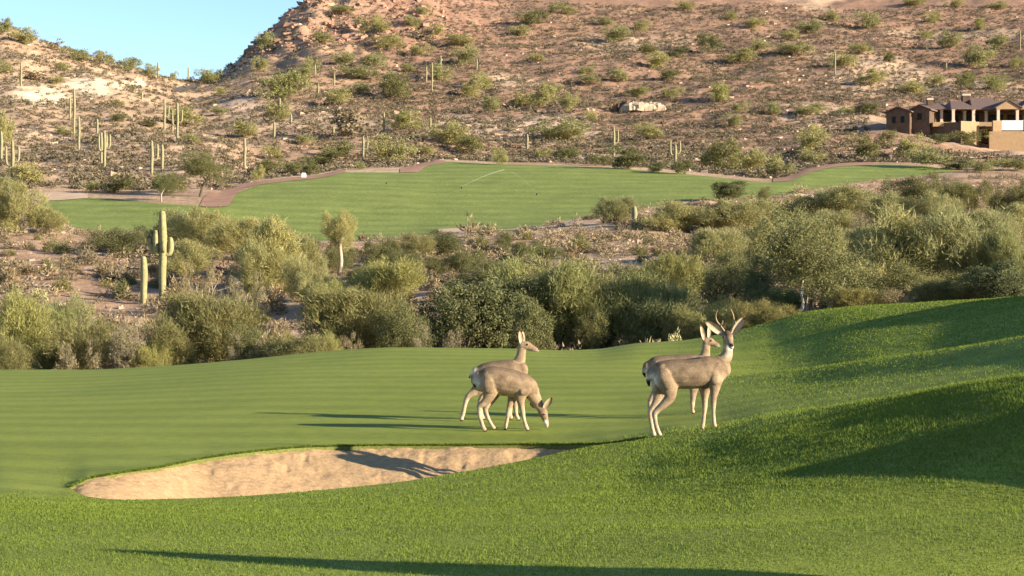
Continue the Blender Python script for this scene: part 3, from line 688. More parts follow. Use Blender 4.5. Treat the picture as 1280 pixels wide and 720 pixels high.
# ------------------------------------------------------------------ hillside bushes, traced: (crop x, crop y, w, h) at 3x
H1 = [(20,100,50,60),(95,135,80,60),(205,165,50,40),(300,205,100,50),(390,215,60,50),(490,240,70,50),(555,262,70,40),(20,480,60,120),(100,650,130,80),(690,435,100,70),(440,690,120,60),(345,700,60,40),(650,275,30,15),(785,285,80,50),(830,225,40,40),(920,485,80,60),(130,285,80,30),(215,300,50,30),(25,250,60,50),(440,385,40,20),(820,415,50,30),(830,340,40,30),(30,690,80,50),(640,690,110,70),(240,250,50,30),(450,440,60,30),(240,490,60,30),(560,460,60,30),(720,520,70,40)]
H2 = [(325,35,80,30),(455,90,110,60),(585,78,60,40),(625,40,60,40),(500,155,90,50),(630,130,80,50),(760,150,100,40),(790,205,90,70),(440,225,90,60),(390,270,110,50),(110,320,140,100),(330,220,80,50),(520,325,120,90),(400,330,70,40),(310,360,80,60),(690,270,80,60),(800,335,80,60),(850,300,70,60),(880,390,60,60),(340,460,110,110),(500,560,130,100),(180,520,70,40),(310,560,100,60),(45,625,90,60),(250,590,120,50),(730,500,120,80),(800,540,100,70),(920,585,60,60),(640,565,50,40),(585,565,50,40),(140,630,60,50),(200,625,60,60),(560,450,100,70),(70,570,70,50),(80,420,80,70),(210,240,50,50),(610,185,80,40),(570,255,50,30),(40,150,60,60),(395,620,40,30),(10,650,40,60),(680,110,50,40),(250,140,60,40),(20,240,60,50),(180,270,60,60)]
H3 = [(75,65,100,50),(190,30,90,40),(390,125,100,60),(480,95,60,40),(350,80,50,30),(510,185,70,40),(545,225,80,60),(400,280,80,50),(620,195,60,40),(740,160,70,70),(860,210,90,50),(905,85,70,40),(925,170,70,40),(650,20,60,30),(115,360,70,90),(210,380,60,70),(300,435,50,40),(780,345,90,70),(290,295,60,40),(190,490,190,80),(110,575,60,40),(200,580,100,50),(430,590,120,80),(510,490,80,60),(780,585,140,110),(900,600,120,80),(640,625,70,50),(540,625,60,40),(330,600,70,40),(590,280,70,40),(275,260,50,30),(850,400,60,40),(90,215,50,30),(30,115,60,40),(820,60,50,30),(470,345,70,40),(590,345,80,40),(35,375,70,50),(150,330,60,40),(830,450,70,50)]
H4 = [(100,180,110,50),(160,100,80,50),(380,75,100,60),(610,65,60,40),(680,150,70,60),(780,210,100,80),(280,225,100,50),(390,290,80,60),(450,210,40,40),(545,330,100,50),(740,300,80,60),(850,310,80,60),(855,160,60,50),(20,405,60,50),(160,410,100,40),(280,415,60,30),(370,405,80,40),(590,130,50,30),(160,520,110,100),(360,550,90,90),(440,520,60,60),(530,550,110,90),(600,590,120,70),(640,520,60,40),(160,590,80,50),(20,620,60,80),(55,635,70,50),(790,90,50,40),(80,130,60,40),(700,10,70,30),(550,5,80,30),(930,230,60,40),(240,60,60,40),(630,300,60,40),(345,180,70,40),(860,20,60,30),(720,615,110,40),(800,625,100,40),(890,615,110,40),(945,620,60,40)]
def hillbush(px, rc, w, h, lab, grp, i):
    rb = rc + h * .5
    Y = hit(px, rb, 200) or hit(px, rb + 6, 200)
    if not Y: return
    r_ = rng.random(); kd = 'hill_pv' if r_ < .6 else ('hill_green' if r_ < .82 else ('hill_dark' if r_ < .93 else 'hill_dry'))
    if rc > 165 and r_ > .55: kd = 'hill_dark'
    plant(kd, 'desert_bush', px, rc - h * .5, w * 1.2, lab, 'bush', Y=Y, group=grp)
for li, x0, labs in ((H1, 0, 'bush on the pale left hill'), (H2, 320, 'bush'), (H3, 640, 'bush'), (H4, 960, 'bush')):
    for i, (cx, cy, w, h) in enumerate(li):
        px = x0 + cx / 3; rc = cy / 3
        if x0 == 0: lab, grp = 'olive green desert bush on the pale left hillside under the open sky', 'bushes on the left hill'
        elif rc > 160: lab, grp = 'green desert bush in the row along the foot of the mountain by the far fairway', 'bushes at the mountain foot'
        elif px < 640: lab, grp = 'olive bush dotted on the mountain slope below the red rocky peak', 'bushes below the rocky peak'
        elif px < 960: lab, grp = 'olive bush dotted on the middle mountain slope around the white outcrop', 'bushes on the middle slope'
        else: lab, grp = 'olive bush dotted on the right mountain slope above the house', 'bushes above the house'
        hillbush(px, rc, w / 3 * 1.05, h / 3 * 1.1, lab, grp, i)
plant('hill_dark', 'desert_bush', 1206, 162, 40, 'dark round bush in front of the lit terrace wall of the house', 'bush', Y=327)
# ------------------------------------------------------------------ saguaros
def saguaro_mesh(h, r, arms, m, name, seg=20):
    """ribbed column with rounded top; arms: (height fraction, azimuth, reach, length, radius fraction)"""
    b = MB()
    def col(pts, rad):
        P = np.array(pts); n0 = b.n
        b.tube(P, rad, seg=seg, sub=4, ref=(.2, 1, 0))
        V = b.v[-1]; k = np.arange(len(V) - 2) % seg
        rg = 1 - .24 * (k % 2)
        # press ribs in toward the ring centre
        R = (len(V) - 2) // seg
        W = V[:R * seg].reshape(R, seg, 3); cc = W.mean(1, keepdims=True); V[:R * seg] = (cc + (W - cc) * rg.reshape(R, seg, 1)).reshape(-1, 3)
    col([(0, 0, -.3), (0, 0, h * .3), (.01 * h, 0, h * .6), (0, 0, h - r)], [r * .82, r * .92, r, r * .8])
    trunk = b
    out = [trunk.mesh(name, m, True)]
    for (hf, az, reach, ln, rf) in arms:
        b = MB(); c, s = math.cos(az), math.sin(az); z0 = h * hf; ra = r * rf
        col([(c * r * .5, s * r * .5, z0), (c * (r + reach * .55), s * (r + reach * .55), z0 + ra * .2), (c * (r + reach), s * (r + reach), z0 + reach * .7 + ra), (c * (r + reach * 1.05), s * (r + reach * 1.05), z0 + ln * .7), (c * (r + reach), s * (r + reach), z0 + ln)], [ra * .8, ra * .85, ra, ra, ra * .75])
        out.append(b.mesh('arm', m, True))
    return out
def saguaro(px, rtop, rbase, Y, arms, label, rad=None, m='saguaro', group=None, rz=0):
    z = float(surf(px, Y)); h = float(z_at(rtop, Y)) - z
    ms = saguaro_mesh(h, rad or max(.16, h * .045), arms, M[m], 'column')
    if len(ms) == 1:
        ms[0].name = 'saguaro_cactus'; r = obj('saguaro_cactus', ms[0], None, (float(x_at(px, Y)), Y, z))
    else:
        r = empty('saguaro_cactus', (float(x_at(px, Y)), Y, z)); obj('column', ms[0], r)
        for a in ms[1:]: obj('arm', a, r)
    r.rotation_euler.z = rz
    return tag(r, label, 'cactus', group)
Ys_ = hit(203, 374, 54)
saguaro(203, 262, 374, Ys_, [(.50, math.pi * 1.08, .12, 1.25, .70), (.52, math.pi * .97, .46, .72, .66), (.50, .1, .22, .85, .78), (.54, -1.2, .10, .42, .7)], 'tall saguaro with several raised arms on the left slope', .24)
saguaro(179.5, 319, 378, hit(179.5, 380, 54), [], 'short armless saguaro column standing left of the tall armed saguaro', .21)
saguaro(793, 257, 282, hit(793, 281, 54), [], 'short pale saguaro stub at the lower edge of the far fairway', .25, 'saguaro_far')
SG = [(27,77,108,0),(88,122,150,0),(93,110,172,0),(99,145,190,0),(122,148,166,0),(127,165,205,1),(131,163,208,2),(178,114,124,0),(206,123,165,1),(216,150,168,0),(222,128,178,2),(198,78,98,0),(236,84,101,0),(190,175,221,1),(203,180,214,0),(277,85,98,0),(306,172,211,0),(16,175,230,2),(2,163,204,0),
 (394,80,93,0),(418,92,107,0),(378,97,112,0),(533,83,103,0),(540,78,115,0),(551,70,85,0),(596,73,88,0),(350,122,137,0),(343,152,174,0),(398,104,120,0),(364,142,156,0),(480,140,165,0),(513,138,155,0),(417,158,170,0),(454,170,200,1),(538,147,160,0),
 (767,158,196,1),(844,180,204,2),(659,167,187,0),(1043,66,94,0),(1067,70,83,0),(1274,38,62,0),(1182,78,86,0)]
SPEC = {(93,110):'tallest thin saguaro of the cluster on the pale left hill', (16,175):'saguaro with short arm at the far left above the far fairway', (236,84):'lone saguaro against the sky in the saddle between the hills', (198,78):'saguaro poking above the left hill skyline', (540,78):'taller saguaro of the pair on the slope below the rocky peak', (533,83):'shorter saguaro of the pair on the slope below the rocky peak', (767,158):'tall thin saguaro at the mountain foot below the white outcrop', (844,180):'saguaro by the bushes at the mountain foot right of centre', (1043,66):'thin pale saguaro alone on the slope left above the house', (306,172):'saguaro at the bend of the reddish dirt path', (454,170):'saguaro standing behind the far fairway upper left edge', (190,175):'saguaro with stubby arms left of the spreading green tree', (1274,38):'saguaro high on the slope above the house at right edge', (1182,78):'tiny dark saguaro on the slope above the house'}
for px, rt, rb, ar in SG:
    Y = hit(px, rb, 190)
    if not Y: continue
    arms = [[], [(.45, .3, .5, 2.0, .7)], [(.5, .2, .5, 1.8, .7), (.42, 3.2, .5, 2.2, .7)]][ar]
    lab = SPEC.get((px, rt)); grp = 'saguaros on the far hills'
    if not lab: lab = 'small saguaro among the cacti dotted over the pale left hill' if px < 320 else 'small saguaro dotted on the bushy slope below the rocky peak' if px < 640 else 'small saguaro on the mountain slope right of centre'
    saguaro(px, rt, rb, Y, arms, lab, max(.22, .5 / F * Y * 2.0), 'saguaro_far', grp)
# ------------------------------------------------------------------ scrub and stones nobody could count
def scatter(name, n, sampler, tm, size, flat, mats, label, cat):
    """copies of small template meshes merged in one mesh"""
    px, Y = sampler(n); z = surf(px, Y); x = x_at(px, Y); n = len(px)
    Vs = []; Fs = []; vs = []; off = 0; which = rng.integers(0, len(tm), n)
    for t, (V, Fc) in enumerate(tm):
        idx = np.where(which == t)[0]; m = len(idx)
        if not m: continue
        a = rng.uniform(0, 6.283, m); s = size(m, Y[idx]); c, sn = np.cos(a) * s, np.sin(a) * s
        W = np.empty((m, len(V), 3)); W[:, :, 0] = x[idx, None] + c[:, None] * V[None, :, 0] - sn[:, None] * V[None, :, 1]
        W[:, :, 1] = Y[idx, None] + sn[:, None] * V[None, :, 0] + c[:, None] * V[None, :, 1]
        W[:, :, 2] = z[idx, None] + (s * rng.uniform(*flat, m))[:, None] * V[None, :, 2]
        Vs.append(W.reshape(-1, 3)); Fs.append((Fc[None] + (np.arange(m) * len(V))[:, None, None]).reshape(-1, Fc.shape[1]) + off)
        vs.append(np.clip(np.repeat(rng.normal(.5, .2, m), len(Fc)) + rng.normal(size=m * len(Fc)) * .15, 0, 1)); off += m * len(V)
    o = obj(name, mesh_np(name, np.concatenate(Vs), np.concatenate(Fs), mats, False, fattr=np.concatenate(vs)))
    return tag(o, label, cat, kind='stuff')
def tpl_scrub(n, size, wide):
    me = dome(n, size, 'grey', wide=wide); V = np.empty(len(me.vertices) * 3, np.float32); me.vertices.foreach_get('co', V)
    V = V.reshape(-1, 3).astype(float); bpy.data.meshes.remove(me); return V, np.arange(len(V)).reshape(-1, 3)
def house_clear(px, Y): return ~((px > 1085) & (Y > 305) & (Y < 372))
def samp_far(n):
    px = rng.uniform(-330, 1620, n * 2); u = rng.uniform(0, 1, n * 2); Y = 205 + (580 - 205) * u
    f1 = lay_eval(px)[0][iF1]; d = fbm(x_at(px, Y) * .03, Y * .03, 91, 3)
    pale = np.zeros(len(px), bool); row = row_of(surf(px, Y), Y)
    for (a, b, w, h) in ((110,107,40,9),(45,118,34,9),(300,130,30,9)): pale |= ((px - a) / w) ** 2 + ((row - b) / h) ** 2 < 1
    ok = (Y > f1 + 10) & ((px > 390) | (rng.random(len(px)) < .55)) & house_clear(px, Y) & (rng.uniform(-.45, .22, len(px)) < d + .15) & (~pale | (rng.random(len(px)) < .2)); return px[ok][:n], Y[ok][:n]
def samp_mid(n):
    px = rng.uniform(-250, 1530, n * 2); Y = 58 + (215 - 58) * rng.uniform(0, 1, n * 2) ** .9
    f0 = lay_eval(px)[0][iF0]; d = fbm(x_at(px, Y) * .08, Y * .08, 95, 3)
    ok = (Y < f0 - 2) & (rng.uniform(-.3, .3, len(px)) < d + .15); return px[ok][:n], Y[ok][:n]
scrubN = [tpl_scrub(90, .16, .07) for _ in range(3)]; scrubF = [tpl_scrub(38, .16, .17) for _ in range(4)]
scatter('hillside_scrub', 52000, samp_far, scrubF, lambda m, y: rng.gamma(4, .15, m) + .4, (.5, .8), M['scrub'], 'countless tiny grey green scrub clumps over the mountain and left hill', 'scrub')
scatter('valley_scrub', 4000, samp_mid, scrubN, lambda m, y: rng.gamma(4, .16, m) + .25, (.5, .8), M['grey'], 'small grey scrub scattered between the bushes of the valley', 'scrub')
def tpl_stone():
    V = np.array([[x, y, z] for x in (-1, 1) for y in (-1, 1) for z in (-.5, 1)], float) * .5
    V += rng.normal(size=V.shape) * .13
    return V, np.array([[0,1,3,2],[4,6,7,5],[0,4,5,1],[2,3,7,6],[0,2,6,4],[1,5,7,3]])
stones = [tpl_stone() for _ in range(6)]
scatter('hillside_stones', 3000, samp_far, stones, lambda m, y: rng.gamma(2, .13, m) + .15, (.5, .9), M['stone'], 'pinkish stones strewn over the far hillsides', 'stones')
scatter('valley_stones', 2600, samp_mid, stones, lambda m, y: rng.gamma(2, .05, m) + .06, (.5, .9), M['stone'], 'pinkish stones strewn over the valley slopes', 'stones')
def samp_peak(n):
    px = rng.uniform(300, 560, n); Y = rng.uniform(455, 560, n); row = row_of(surf(px, Y), Y)
    ok = row < 66 - (px - 330) * .10; return px[ok], Y[ok]
scatter('peak_rocks', 1000, samp_peak, stones, lambda m, y: rng.gamma(2, .28, m) + .3, (.4, .8), M['redrock'], 'red brown broken rocks covering the rocky peak', 'rocks')
# ------------------------------------------------------------------ rock outcrops
def rock(px, rbase, w, h, m, label, seed, parts=7):
    Y = hit(px, rbase, 54); z = float(surf(px, Y)); x = float(x_at(px, Y)); s = Y / F
    b = MB(); r = np.random.default_rng(seed)
    for i in range(parts):
        c = np.array([(r.uniform(-.42, .42)) * w * s, r.uniform(-.5, .5) * 2, r.uniform(0, .35) * h * s])
        n = 8; th = np.linspace(0, 6.283, n, endpoint=False); rings = []
        for zz, rr in ((-.4, 1.0), (.25, .95), (.6, .7), (.85, .35)):
            R = rr * (1 + r.normal(size=n) * .13)
            rings.append(np.c_[np.cos(th) * R * w * s * .22, np.sin(th) * R * w * s * .2, np.full(n, zz * h * s * .75) + r.normal(size=n) * .08 * h * s] + c)
        V = np.vstack(rings + [rings[-1].mean(0) + (0, 0, .05)])
        f4 = [[k * n + j, k * n + (j + 1) % n, (k + 1) * n + (j + 1) % n, (k + 1) * n + j] for k in range(3) for j in range(n)]
        b.add(V, f4, [[4 * n, 3 * n + j, 3 * n + (j + 1) % n] for j in range(n)])
    o = obj('rock_outcrop', b.mesh('rock_outcrop', m), None, (x, Y, z)); return tag(o, label, 'rock')
rock(803, 139, 50, 11, M['rock'], 'pale white rock outcrop on the middle mountain slope', 3, 26)
rock(776, 140, 20, 14, M['brown_and_shade'], 'dark brown rock beside the pale white outcrop on the mountain', 4, 5)
rock(738, 138, 12, 3, M['rock'], 'small flat pale rock left of the white outcrop', 5, 3)
#rock(690, 273, 42, 5, M['redrock'], 'reddish rock bank at the lower edge of the far fairway middle', 6, 8)
rock(880, 256, 60, 5, M['redrock'], 'reddish rock row under the round grey green bush', 7, 9)
rock(1004, 248, 36, 6, M['tandirt'], 'tan rock bank left of the right far fairway bushes', 8, 7)
rock(455, 318, 20, 9, M['redrock'], 'red brown rock right of the white trunked tree', 9, 5)
# ------------------------------------------------------------------ small things on the far fairway
def sprinkler(px, row, tip, label):
    Y = hit(px, row, 140); x = float(x_at(px, Y)); z = float(surf(px, Y))
    r = empty('lawn_sprinkler', (x, Y, z))
    b = MB(); b.tube([(0, 0, -.1), (0, 0, .12), (0, 0, .22)], [.09, .08, .06], seg=8, sub=1); obj('sprinkler_head', b.mesh('sprinkler_head', M['metal']), r)
    Y2 = Y + 4; tx = float(x_at(tip[0], Y2)) - x; tz = float(z_at(tip[1], Y2)) - z
    b = MB(); b.tube([(tx * t, 4 * t, .2 + (tz - .2) * (1.35 * t - .35 * t * t)) for t in np.linspace(0, 1, 8)], np.linspace(.02, .07, 8), seg=6, sub=2, ref=(0, 1, .2)); obj('water_jet', b.mesh('water_jet', M['spray']), r)
    tag(r, label, 'sprinkler', 'sprinklers on the far fairway')
sprinkler(577, 236, (630, 212), 'sprinkler throwing a long white jet to the right on far fairway')
sprinkler(671, 244, (641, 216), 'rightmost sprinkler with a white jet rising to the left on far fairway')
sprinkler(483, 230, (459, 217), 'leftmost sprinkler with a short faint jet on the far fairway')
Y = hit(380, 222, 140); b = MB(); b.box(-.28, .28, -.14, .14, -.1, .42); b.prism([(-.3,.42),(.3,.42),(.18,.6),(-.18,.6)], -.16, .16)
tag(obj('tee_marker', b.mesh('tee_marker', M['whitepaint']), None, (float(x_at(380, Y)), Y, float(surf(380, Y)))), 'small white marker block on the upper left edge of the far fairway', 'marker')
# ------------------------------------------------------------------ house on the hillside
HYY = 338.0
def HX(cx, Y=HYY): return float(x_at(1060 + cx / 5.536, Y))
def HZ(cy, Y=HYY): return float(z_at(100 + cy / 5.536, Y))
house = empty('hillside_house', (HX(800), HYY, HZ(400)))
tag(house, 'large tan stucco house with brown tile roofs, chimneys and columned patio on the hillside', 'house')
def frame(cx, Y, yaw):
    x = HX(cx); c, s = math.cos(yaw), math.sin(yaw)
    def f(V): return np.c_[x + V[:, 0] * c - V[:, 1] * s, Y + V[:, 0] * s + V[:, 1] * c, V[:, 2]]
    return f
def gable_wing(cx, w, eave, peak, base, Y, depth, yaw, wm, names=('wall', 'roof'), win=()):
    fr = frame(cx, Y, yaw); h = w / 2
    b = MB(); b.prism([(-h, HZ(base)), (h, HZ(base)), (h, HZ(eave)), (0, HZ(peak)), (-h, HZ(eave))], 0, depth, fr); b.build(names[0], wm, house)
    r = MB(); sl = (HZ(peak) - HZ(eave)) / h; ov = .45; t = .22
    for sg in (-1, 1):
        P = [(0, HZ(peak) + .04), (sg * (h + ov), HZ(eave) - ov * sl + .04), (sg * (h + ov), HZ(eave) - ov * sl + t + .04), (0, HZ(peak) + t + .04)]
        r.prism(P, -.4, depth + .3, fr)
    r.build(names[1], M['tile'], house)
    for (a, z0, z1, ww) in win:
        g = MB(); g.box(a - ww / 2, a + ww / 2, -.06, .05, HZ(z0), HZ(z1), fr); g.build('window', M['glass'], house)
gable_wing(335, 4.6, 225, 195, 470, HYY - 1, 11, math.radians(-30), M['brown_and_shade'], win=[(-.8, 300, 255, .7), (.9, 300, 255, .7)])  # dark colour carries the shade on the left-facing wings
gable_wing(480, 3.8, 212, 182, 470, HYY - 1.5, 10, math.radians(-30), M['brown_and_shade'], win=[(0, 280, 235, .9)])
# right side wall strip of the second wing, with a window
b = MB(); b.box(HX(545), HX(578), HYY + 1.2, HYY + 8, HZ(420), HZ(192)); b.build('wall', M['stucco'], house)
b = MB(); b.box(HX(545), HX(560), HYY + 1.12, HYY + 1.25, HZ(252), HZ(222)); b.build('window', M['glass'], house)
# main body: back wall, porch shade put into its colour, with dark glazed openings
b = MB(); b.box(HX(600), HX(1420), HYY + 6, HYY + 14, HZ(420), HZ(200)); b.build('wall', M['brown_and_shade'], house)
for a, c in ((620, 700), (735, 812), (872, 960), (1030, 1130), (1160, 1260), (1290, 1380)):
    b = MB(); b.box(HX(a), HX(c), HYY + 5.9, HYY + 6.05, HZ(292), HZ(222)); b.build('window', M['glass'], house)
def hip(cx0, cx1, y0, y1, eave, ridge, rin, name='roof', m='tile'):
    x0, x1 = HX(cx0), HX(cx1); z0, z1 = HZ(eave), HZ(ridge); ym = (y0 + y1) / 2; d = (x1 - x0) * rin
    V = [(x0,y0,z0),(x1,y0,z0),(x1,y1,z0),(x0,y1,z0),(x0+d,ym,z1),(x1-d,ym,z1),(x0,y0,z0-.28),(x1,y0,z0-.28),(x1,y1,z0-.28),(x0,y1,z0-.28)]
    b = MB(); b.add(V, [[0,1,5,4],[2,3,4,5],[0,6,7,1],[1,7,8,2],[2,8,9,3],[3,9,6,0],[6,9,8,7]], [[1,2,5],[3,0,4]]); return b.build(name, M[m], house)
hip(520, 735, HYY + .6, HYY + 13, 192, 140, .16)
hip(700, 870, HYY - 1.2, HYY + 11, 196, 128, .28)
hip(850, 1080, HYY - .6, HYY + 12.5, 196, 104, .2)
hip(960, 1450, HYY + 1.5, HYY + 14, 188, 118, .12)
def porch_gable(cx0, cx1, eave, peak, Y, depth):
    xm = (HX(cx0) + HX(cx1)) / 2; h = (HX(cx1) - HX(cx0)) / 2
    b = MB(); b.prism([(xm - h, HZ(eave) - .3), (xm + h, HZ(eave) - .3), (xm + h, HZ(eave)), (xm, HZ(peak)), (xm - h, HZ(eave))], Y, Y + .4); b.build('gable', M['stucco'], house)
    r = MB(); sl = (HZ(peak) - HZ(eave)) / h
    for sg in (-1, 1):
        r.prism([(xm, HZ(peak) + .03), (xm + sg * (h + .3), HZ(eave) - .3 * sl + .03), (xm + sg * (h + .3), HZ(eave) - .3 * sl + .2), (xm, HZ(peak) + .2)], Y - .3, Y + depth)
    r.build('roof', M['tile'], house)
porch_gable(1002, 1170, 198, 148, HYY - 2.2, 7)
porch_gable(1172, 1330, 198, 135, HYY - 2.0, 7)
def column(cx, Y, top, bot=302, w=.52):
    x = HX(cx); b = MB(); z0, z1 = HZ(bot), HZ(top)
    b.box(x - w * .7, x + w * .7, Y - w * .7, Y + w * .7, z0 - .2, z0 + .5); b.box(x - w / 2, x + w / 2, Y - w / 2, Y + w / 2, z0 + .5, z1 - .25); b.box(x - w * .65, x + w * .65, Y - w * .65, Y + w * .65, z1 - .25, z1)
    b.build('column', M['cream'], house)
for cx, Y, tp in ((655, HYY + 1.4, 200), (717, HYY - .8, 204), (825, HYY + 2.5, 206), (858, HYY - .6, 204), (975, HYY + 2.5, 204), (1017, HYY - 1.8, 204), (1150, HYY - 1.6, 204), (1212, HYY - 1.4, 204), (1310, HYY - 1.4, 204)): column(cx, Y, tp)
def chimney(cx0, cx1, top, base, Y, d):
    b = MB(); b.box(HX(cx0), HX(cx1), Y, Y + d, HZ(base), HZ(top) - .35); o = b.build('chimney', M['brown_and_shade'], house)
    b = MB(); b.box(HX(cx0) - .12, HX(cx1) + .12, Y - .12, Y + d + .12, HZ(top) - .35, HZ(top)); b.build('chimney_cap', M['cream'], o)
chimney(582, 618, 112, 185, HYY + 4, 1.1); chimney(838, 888, 78, 160, HYY + 5, 1.5)
# terrace floor, walls and lower retaining wall
b = MB(); b.box(HX(560), HX(1420), HYY - 3.0, HYY + 6, HZ(330), HZ(300)); b.build('terrace_floor', M['stucco'], house)
def wall_poly(pts, z0, z1, th, name, m):
    b = MB()
    for (a, ya), (c, yc) in zip(pts[:-1], pts[1:]):
        p = np.array([HX(a), ya]); q = np.array([HX(c), yc]); d = (q - p) / np.linalg.norm(q - p); n = np.array([-d[1], d[0]]) * th
        V = [(*p, z0), (*q, z0), (*(q + n), z0), (*(p + n), z0), (*p, z1), (*q, z1), (*(q + n), z1), (*(p + n), z1)]
        b.add(V, [[0,1,5,4],[1,2,6,5],[2,3,7,6],[3,0,4,7],[4,5,6,7],[0,3,2,1]])
    return b.build(name, m, house)
wall_poly([(545, HYY - .5), (724, HYY - 5.5)], HZ(470), HZ(305), .4, 'terrace_wall', M['brown_and_shade'])  # unlit side of the terrace, shade put into the wall colour
wall_poly([(728, HYY - 5.6), (872, HYY - 3.4)], HZ(470), HZ(300), .4, 'terrace_wall', M['stucco'])
wall_poly([(952, HYY - 5.0), (1014, HYY - 4.6)], HZ(470), HZ(296), .5, 'terrace_wall', M['stucco'])
wall_poly([(1168, HYY - 4.6), (1202, HYY - 4.4)], HZ(470), HZ(294), .5, 'terrace_wall', M['stucco'])
wall_poly([(1202, HYY - 4.2), (1400, HYY - 3.6)], HZ(470), HZ(296), .4, 'terrace_wall', M['stucco'])
wall_poly([(1016, HYY - 4.5), (1167, HYY - 4.5)], HZ(360), HZ(293), .12, 'white_screen', M['whitepanel'])
wall_poly([(1016, HYY - 4.3), (1167, HYY - 4.3)], HZ(470), HZ(361), .4, 'terrace_wall', M['stucco'])
th = np.linspace(0, 1, 9)
wall_poly([(905 + 500 * t, HYY - 7.2 - .6 * t) for t in th], HZ(520), HZ(376), .5, 'retaining_wall', M['stucco'])
for cx in (40, 172):
    Yp = hit(1060 + cx / 5.536, 143, 280)
    b = MB(); x = float(x_at(1060 + cx / 5.536, Yp)); z = float(surf(1060 + cx / 5.536, Yp)); b.box(-.35, .35, -.35, .35, -.4, 1.4); b.box(-.45, .45, -.45, .45, 1.4, 1.6)
    tag(obj('gate_pillar', b.mesh('gate_pillar', M['brown_and_shade']), None, (x, Yp, z)), 'short brown gate pillar left of the house, the ' + ('left one' if cx == 40 else 'one nearer the house'), 'pillar', 'gate pillars')

# ------------------------------------------------------------------ deer
FUR = np.array([.315, .228, .142]); BACK = np.array([.125, .090, .060]); CREAM = np.array([.50, .39, .265]); WHITE = np.array([.72, .67, .58]); DARK = np.array([.025, .02, .017]); BROWN = np.array([.13, .09, .06])
def seg_dist(P, A, B):
    d = B - A; t = np.clip(((P - A) @ d) / (d @ d + 1e-12), 0, 1); return np.linalg.norm(P - (A + t[:, None] * d), axis=1), t
def make_deer(name, label, x0, y0, sc, hooves_for_Y, chains, ears, eyes, dY=0.0, antlers=(), headref=None, paint=None, Yfix=None):
    """chains: name -> list of (cx, cy, lateral m, in-plane radius crop px, lateral radius m or None); crop px -> photo px by x0 + cx/sc"""
    hx = np.mean([c[0] for c in hooves_for_Y]); hy = np.mean([c[1] for c in hooves_for_Y])
    Y0 = (Yfix or hit(x0 + hx / sc, y0 + hy / sc, 12)) + dY
    k = Y0 / F / sc
    def W(p): return np.array([float(x_at(x0 + p[0] / sc, Y0)), Y0 + p[2], float(z_at(y0 + p[1] / sc, Y0))])
    root = empty(name, (float(x_at(x0 + hx / sc, Y0)), Y0, float(surf(x0 + hx / sc, Y0))))
    R0 = np.array(root.location)
    tag(root, label, 'deer')
    b = MB(); skel = []
    chains = dict(chains)
    for sd_, nl in ((-1, 'near'), (1, 'far')):
        t_ = chains['torso']; f_ = chains['fore' + nl]; h_ = chains['hind' + nl]; lw = max(p[4] for p in t_)
        sx, sy = t_[-2][0], t_[-2][1]; r_ = t_[-3][3]
        chains['torsoshoulder' + nl] = [(sx - r_ * .05, sy - r_ * .30, sd_ * lw * .50, r_ * .22, .03), (sx - r_ * .32, sy + r_ * .15, sd_ * lw * .64, r_ * .34, .04), (f_[0][0] - r_ * .02, f_[0][1] + r_ * .12, sd_ * lw * .66, r_ * .36, .045)]
        qx, qy = t_[1][0], t_[1][1]; rq = t_[2][3]
        chains['torsohaunch' + nl] = [(qx + rq * .10, qy - rq * .38, sd_ * lw * .45, rq * .36, .05), (qx + rq * .32, qy + rq * .15, sd_ * lw * .66, rq * .58, .06), (h_[1][0], h_[1][1] - rq * .1, sd_ * lw * .66, rq * .50, .055)]
    slim = {'neck': .88, 'torso': .96, 'fore': .93, 'hind': .94, 'head': .95}
    for nm, pts in chains.items():
        q_ = next((v for k_, v in slim.items() if nm.startswith(k_)), 1.0)
        pts = [(p[0], p[1], p[2], p[3] * (q_ if nm != 'torso' else 1.0), (p[4] * q_ if len(p) > 4 and p[4] else None)) for p in pts]
        P = np.array([W(p) for p in pts]); ra = np.array([p[3] * k for p in pts]); rb = np.array([(p[4] if len(p) > 4 and p[4] else p[3] * k) for p in pts])
        if nm.startswith(('fore', 'hind')):
            e = P[-1]; gz = float(surf(px_of(e[0], e[1]), e[1])); dz = gz + .012 - e[2]
            wgt = np.clip((P[0, 2] - P[:, 2]) / (P[0, 2] - e[2]), 0, 1); P[:, 2] += dz * wgt
        ref = headref if (nm == 'head' and headref) else (0, 1, 0)
        b.tube(P - R0, ra, rb, seg=18, sub=6, ref=ref)
        skel.append((nm, P - R0, ra))
    V, Fa = b.arrays(); tmp = obj('tmp', mesh_np('tmp', V, Fa, M['fur']))
    m = tmp.modifiers.new('r', 'REMESH'); m.mode = 'VOXEL'; m.voxel_size = .0085; m.use_smooth_shade = True
    s = tmp.modifiers.new('s', 'SMOOTH'); s.factor = .5; s.iterations = 5
    dg = bpy.context.evaluated_depsgraph_get(); ev = tmp.evaluated_get(dg); me = bpy.data.meshes.new_from_object(ev)
    V = np.empty(len(me.vertices) * 3, np.float32); me.vertices.foreach_get('co', V); V = V.reshape(-1, 3).astype(float)
    Nn = np.empty(len(me.vertices) * 3, np.float32); me.vertices.foreach_get('normal', Nn); Nn = Nn.reshape(-1, 3)
    q = np.empty(len(me.loops), np.int32); me.loops.foreach_get('vertex_index', q); q = q.reshape(-1, 4)
    bpy.data.objects.remove(tmp); bpy.data.meshes.remove(me)
    # fur colour by nearest limb and place along it
    best = np.full(len(V), 9.); part = np.zeros(len(V), int); par = np.zeros(len(V))
    for i, (nm, P, ra) in enumerate(skel):
        L = len(P) - 1
        for s_ in range(L):
            d, t = seg_dist(V, P[s_], P[s_ + 1]); d = d - (ra[s_] * (1 - t) + ra[s_ + 1] * t)
            u = d < best; best[u] = d[u]; part[u] = i; par[u] = (s_ + t[u]) / L
